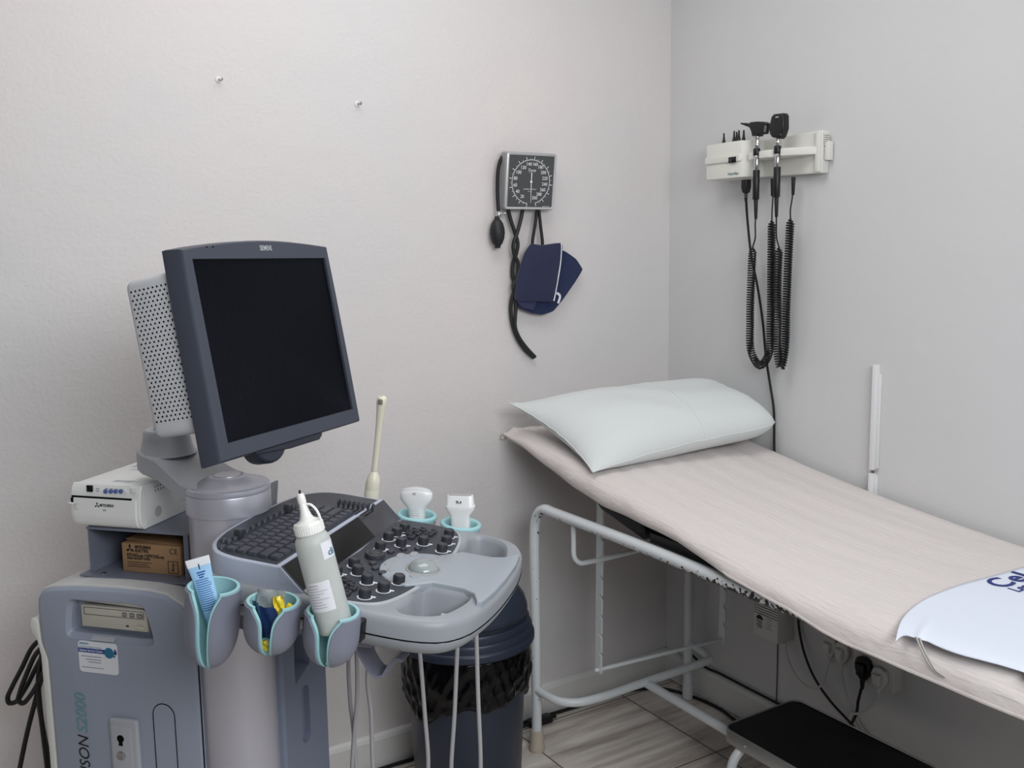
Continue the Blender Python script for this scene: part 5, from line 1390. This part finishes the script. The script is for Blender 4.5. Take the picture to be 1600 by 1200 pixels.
b.text('K91HG-ce / KP91HG-ce', .0098, bf(.011, .0335), align='LEFT', fat=.0003, sx=.83); b.text('HIGH GLOSSY PAPER', .0055, bf(.011, .0272), align='LEFT', fat=.0002)
b.text('CE', .0158, bf(.1145, .0460), sx=.9, spacing=1.15)
for k, w in enumerate((.054, .046, .05)): b.box((u0 + .011 + w / 2, v0 - .0003, z0 + .020 - k * .0042), (w, .0004, .0011))
for x, z, a, c_ in ((.1015, .015, .0012, .0235), (.1225, .015, .0012, .0235), (.112, .0035, .022, .0012), (.112, .0265, .022, .0012), (.112, .0155, .0022, .017), (.1085, .009, .005, .0012), (.1165, .02, .005, .0012)): b.box((u0 + x, v0 - .0003, z0 + z), (a, .0004, c_))
b.build('printed_lettering', mark_black, t, MF, smooth=0)

# gel tube in the tall cup
cm = [C2M @ V((q[0], q[1], 0)) for q in CUPS]
vv = cm[0].y + .004
tp, tc_ = mp(308, 873, vv - .002), mp(333, 960, vv + .002)
ax = (tc_ - tp).normalized(); tb_ = tp + ax * .135
xw = V((1, .5, 0)); xw = (xw - ax * xw.dot(ax)).normalized(); yw = ax.cross(xw)
t = thing('gel_tube', 'pale blue squeeze tube of gel standing crimp-up in the tall cup', 'gel tube', MF @ M4.Translation(tb_))
def tsec(s, a, d): return [tp + ax * s + xw * (a * math.copysign(abs(math.cos(q)) ** .9, math.cos(q))) + yw * (d * math.sin(q)) for q in (2*PI*k/24 for k in range(24))]
b = MB(); b.rings([tsec(.011, .0175, .0012), tsec(.02, .0166, .003), tsec(.035, .0152, .005), tsec(.05, .0148, .0072), (tsec(.09, .0138, .0098)), tsec(.104, .0126, .0104), tsec(.109, .0108, .0098), tsec(.111, .0075, .0075)])
tube_m = mat('pale blue tube film', (164, 206, 240), .35, var=.08, vscale=25); bd = b.build('tube_body', tube_m, t, MF, smooth=60)
b = MB(); b.rings([tsec(-.001, .0182, .0009), tsec(.0, .0183, .0011), tsec(.011, .0177, .0013), tsec(.012, .0176, .0013)]); b.build('crimped_end', mat('white tube crimp', (236, 238, 242), .4), t, MF)
b = MB(); b.rings([tsec(.110, .0085, .0085), tsec(.111, .0092, .0092), tsec(.133, .0088, .0088), tsec(.135, .008, .008)]); b.build('cap', mat('white cap plastic', (228, 230, 232), .4), t, MF)
b = MB()
sd = 1 if (MF.to_3x3() @ yw).dot(CAM - (MF @ tp)) > 0 else -1
def tq(s, x):
    tb2 = [(-.01, .0183, .0011), (.011, .0175, .0012), (.02, .0166, .003), (.035, .0152, .005), (.05, .0148, .0072), (.09, .0138, .0098), (.112, .0126, .0104)]
    for (s0, a0, d0), (s1, a1, d1) in zip(tb2, tb2[1:]):
        if s0 <= s <= s1:
            f = (s - s0) / (s1 - s0); a_ = a0 + (a1 - a0) * f; d_ = d0 + (d1 - d0) * f
    return tp + ax * s + xw * x + yw * (sd * (d_ * math.sqrt(max(.02, 1 - (x / a_) ** 2)) + .0007))
def tbar(s, x0, x1, h):
    n = 4
    b.grid([[tq(s, x0 + (x1 - x0) * k / n) for k in range(n + 1)], [tq(s + h, x0 + (x1 - x0) * k / n) for k in range(n + 1)]])
rn = random.Random(2)
for k in range(15): tbar(.032 + k * .0034, -.011, .0115 - rn.uniform(0, .003), .0012)
for k in range(3): tbar(.020 + k * .0038, -.006 + k * .001, .007 - k * .002, .0021)
b.build('fine_print', mat('blue tube print', (36, 92, 170), .5), bd, MF, smooth=0)
b = MB(); tbar(.008, -.0008, .0008, .0085); b.build('fill_mark', mark_black, t, MF, smooth=0)

# sachets in the middle cup
def sachet(name, lab, m, c, w, h, th, rz, tilt, cat='sachet', lean=0):
    fr = MF @ M4.Translation(V(c)) @ RZ(rz) @ RX(tilt) @ RY(lean)
    n = 9; rows = []; rn = random.Random(int(w * 1e5))
    g = MB()
    for sg in (1, -1):
        rr = []
        for i in range(n):
            row = []
            for j in range(n):
                a, d = -1 + 2 * i / (n - 1), -1 + 2 * j / (n - 1)
                puff = max(0, (1 - a ** 4) * (1 - d ** 4)) ** .6 * th * sg
                row.append((a * w / 2, puff + .0018 * math.sin(5 * a + 4 * d + w * 900) + .0012 * rn.uniform(-1, 1) * (abs(a) < 1 and abs(d) < 1) + .0002 * sg, d * h / 2))
            rr.append(row)
        g.grid(rr)
    bmesh.ops.remove_doubles(g.bm, verts=g.bm.verts, dist=.0006)
    o = g.build(name, m, None, fr, smooth=50); tag(o, lab, cat, 'sachets in the middle cup'); return o
c = cm[1]
sachet('foil_sachet', 'crumpled silvery clear sachet sticking out of the middle cup', mat('clear crumpled film', (170, 178, 180), .18, metal=.3, spec=.8), (c.x - .004, c.y + .003, c.z + .002), .046, .042, .003, 6, -8)
sachet('blue_sachet', 'dark blue sachet tucked in the middle cup beside the yellow ones', mat('dark blue film', (34, 56, 104), .3), (c.x - .002, c.y - .013, c.z - .022), .036, .052, .003, -6, 6)
sachet('teal_sachet', 'slim dark teal sachet at the slot end of the middle cup', mat('dark teal film', (48, 84, 104), .3), (c.x - .020, c.y - .012, c.z - .018), .018, .058, .002, -30, 4)
yel = mat('yellow film', (232, 206, 40), .35)
sachet('yellow_sachet', 'yellow sachet standing tallest in the middle cup', yel, (c.x + .013, c.y - .004, c.z + .0005), .016, .034, .002, 8, 0, lean=-6)
sachet('yellow_sachet', 'small folded yellow sachet lying near the console side of the middle cup', yel, (c.x + .024, c.y + .001, c.z - .006), .013, .022, .002, 20, -14, lean=35)
sachet('yellow_sachet', 'yellow sachet end showing at the bottom of the middle cup slot', yel, (c.x - .008, c.y - .016, c.z - .056), .014, .016, .002, -14, 2)

# squeeze bottle in the cup nearest the operator
vv = cm[2].y
bt = mp(525.5, 984, vv); up = mp(481, 818, vv - .004)
ax = (up - bt); Lb = ax.length; ax.normalize()
rot = V((0, 0, 1)).rotation_difference(ax).to_matrix().to_4x4()
t = thing('squeeze_bottle', 'milky plastic squeeze bottle with white nozzle cap leaning in the cup', 'bottle', MF @ M4.Translation(bt))
fr = MF @ M4.Translation(bt) @ rot
Hb = Lb * .905
rb = .0264; rc = .0218
bottle_m = mat('milky translucent plastic', (222, 226, 222), .3, trans=.35, ior=1.25, var=.1, vscale=34)
b = MB(); b.lathe([(0, .001), (rb - .004, 0), (rb - .001, .0015), (rb, .005), (rb, Hb - .016), (rb - .0012, Hb - .007), (rb - .004, Hb - .002), (rb - .0065, Hb + .0005), (rb - .007, Hb + .006), (0, Hb + .006)], 48); bo = b.build('bottle_body', bottle_m, t, fr, smooth=40)
capm = mat('white nozzle cap plastic', (238, 238, 234), .35)
b = MB(); b.lathe([(rc - .001, Hb + .001), (rc, Hb + .002), (rc, Hb + .0165), (rc - .0012, Hb + .0185), (.015, Hb + .0205), (.0105, Hb + .0235), (.0085, Hb + .028), (.0065, Hb + .036), (.0052, Hb + .050), (.0045, Hb + .053), (0, Hb + .053)], 48)
for k in range(36):
    a = 2 * PI * k / 36; b.box((rc * math.cos(a), rc * math.sin(a), Hb + .009), (.0008, .0016, .012), 0, rot=M4.Rotation(a, 3, 'Z'))
b.build('nozzle_cap', capm, t, fr, smooth=35)
b = MB(); b.lathe([(.0052, Hb + .047), (.0062, Hb + .0475), (.0062, Hb + .056), (.0052, Hb + .061), (.003, Hb + .062), (0, Hb + .062)], 20); 
inv = fr.inverted() @ MF
sp_ = [inv @ mp(x, y, vv - .004) for x, y in ((469, 796), (475, 789), (484, 788), (493, 795), (499, 806), (502, 818), (503, 824))]
b.tube(sp_, .0017, seg=8, flat=1.4); b.build('tip_stopper', capm, t, fr, smooth=40)
b = MB(); b.rod((0, 0, Hb + .060), (.001, 0, Hb + .067), .0022, .0014, seg=8); b.build('dark_tip', black_rubber, t, fr)
vc = fr.inverted() @ CAM; va = math.atan2(vc.y, vc.x)
def patch(mb, a0, a1, z0, z1, off):
    n = 10; mb.grid([[((rb + off) * math.cos(a0 + (a1 - a0) * k / n), (rb + off) * math.sin(a0 + (a1 - a0) * k / n), z) for k in range(n + 1)] for z in (z0, z1)])
b = MB(); patch(b, va - R(64), va + R(18), .038, .083, .0003); lbl = b.build('paper_label', mat('white bottle label', (226, 226, 232), .6), t, fr, smooth=60)
b = MB(); rn = random.Random(9)
for k in range(8): patch(b, va - R(58), va - R(58) + R(rn.uniform(35, 66)), .044 + k * .0042, .0450 + k * .0042, .0006)
patch(b, va - R(56), va - R(20), .0775, .0790, .0006); b.build('fine_print', mat('grey bottle print', (176, 174, 186), .6), lbl, fr, smooth=0)
b = MB(); patch(b, va + R(20), va + R(75), Hb - .038, Hb - .013, .0003); l2 = b.build('shoulder_label', mat('white bottle label', (226, 226, 232), .6), t, fr, smooth=60)
b = MB(); a_ = va + R(52)
b.text('cli', .014, M4.Translation(V(((rb + .0008) * math.cos(a_), (rb + .0008) * math.sin(a_), Hb - .030))) @ M4.Rotation(a_ + PI/2, 4, 'Z') @ RX(90), fat=.0002); b.build('label_lettering', mat('teal blue print', (38, 112, 142), .5), l2, fr, smooth=0)
# ------------------------------------------------------------------ light, sky, camera
def area(name, loc, target, sx, sy, power, col=(1, 1, 1)):
    l = bpy.data.lights.new(name, 'AREA'); l.shape = 'RECTANGLE'; l.size = sx; l.size_y = sy; l.energy = power; l.color = col
    o = bpy.data.objects.new(name, l); COL.objects.link(o)
    o.location = loc; o.rotation_euler = (V(target) - V(loc)).to_track_quat('-Z', 'Y').to_euler()
    return o
area('ceiling_lamp', (-1.25, -.85, RH - .06), (-1.25, -.85, 0), 1.3, 0.8, 10.5, (1, .995, .99))
area('front_window_daylight', (-1.45, RY0 + .06, 1.85), (-1.15, -.3, .6), 1.6, 1.2, 55.0, (.93, .965, 1))
w = bpy.data.worlds.new('World'); SC.world = w; w.use_nodes = True
w.node_tree.nodes['Background'].inputs['Color'].default_value = (.9, .95, 1, 1); w.node_tree.nodes['Background'].inputs['Strength'].default_value = .4

cd = bpy.data.cameras.new('camera'); cd.sensor_fit = 'HORIZONTAL'; cd.sensor_width = 36; cd.lens = 36 * FPX / 1600; cd.clip_start = .02; cd.clip_end = 50
co = bpy.data.objects.new('camera', cd); COL.objects.link(co)
co.matrix_world = frame(CAM, _r, _u, -_f)
SC.camera = co
vs = SC.view_settings
SC.display_settings.display_device = 'sRGB'
vs.view_transform = 'Standard'; vs.look = 'None'; vs.exposure = 0.2; vs.gamma = 1.0; vs.use_curve_mapping = False
SC.cycles.use_denoising = True
SC.cycles.max_bounces = 8; SC.cycles.diffuse_bounces = 3
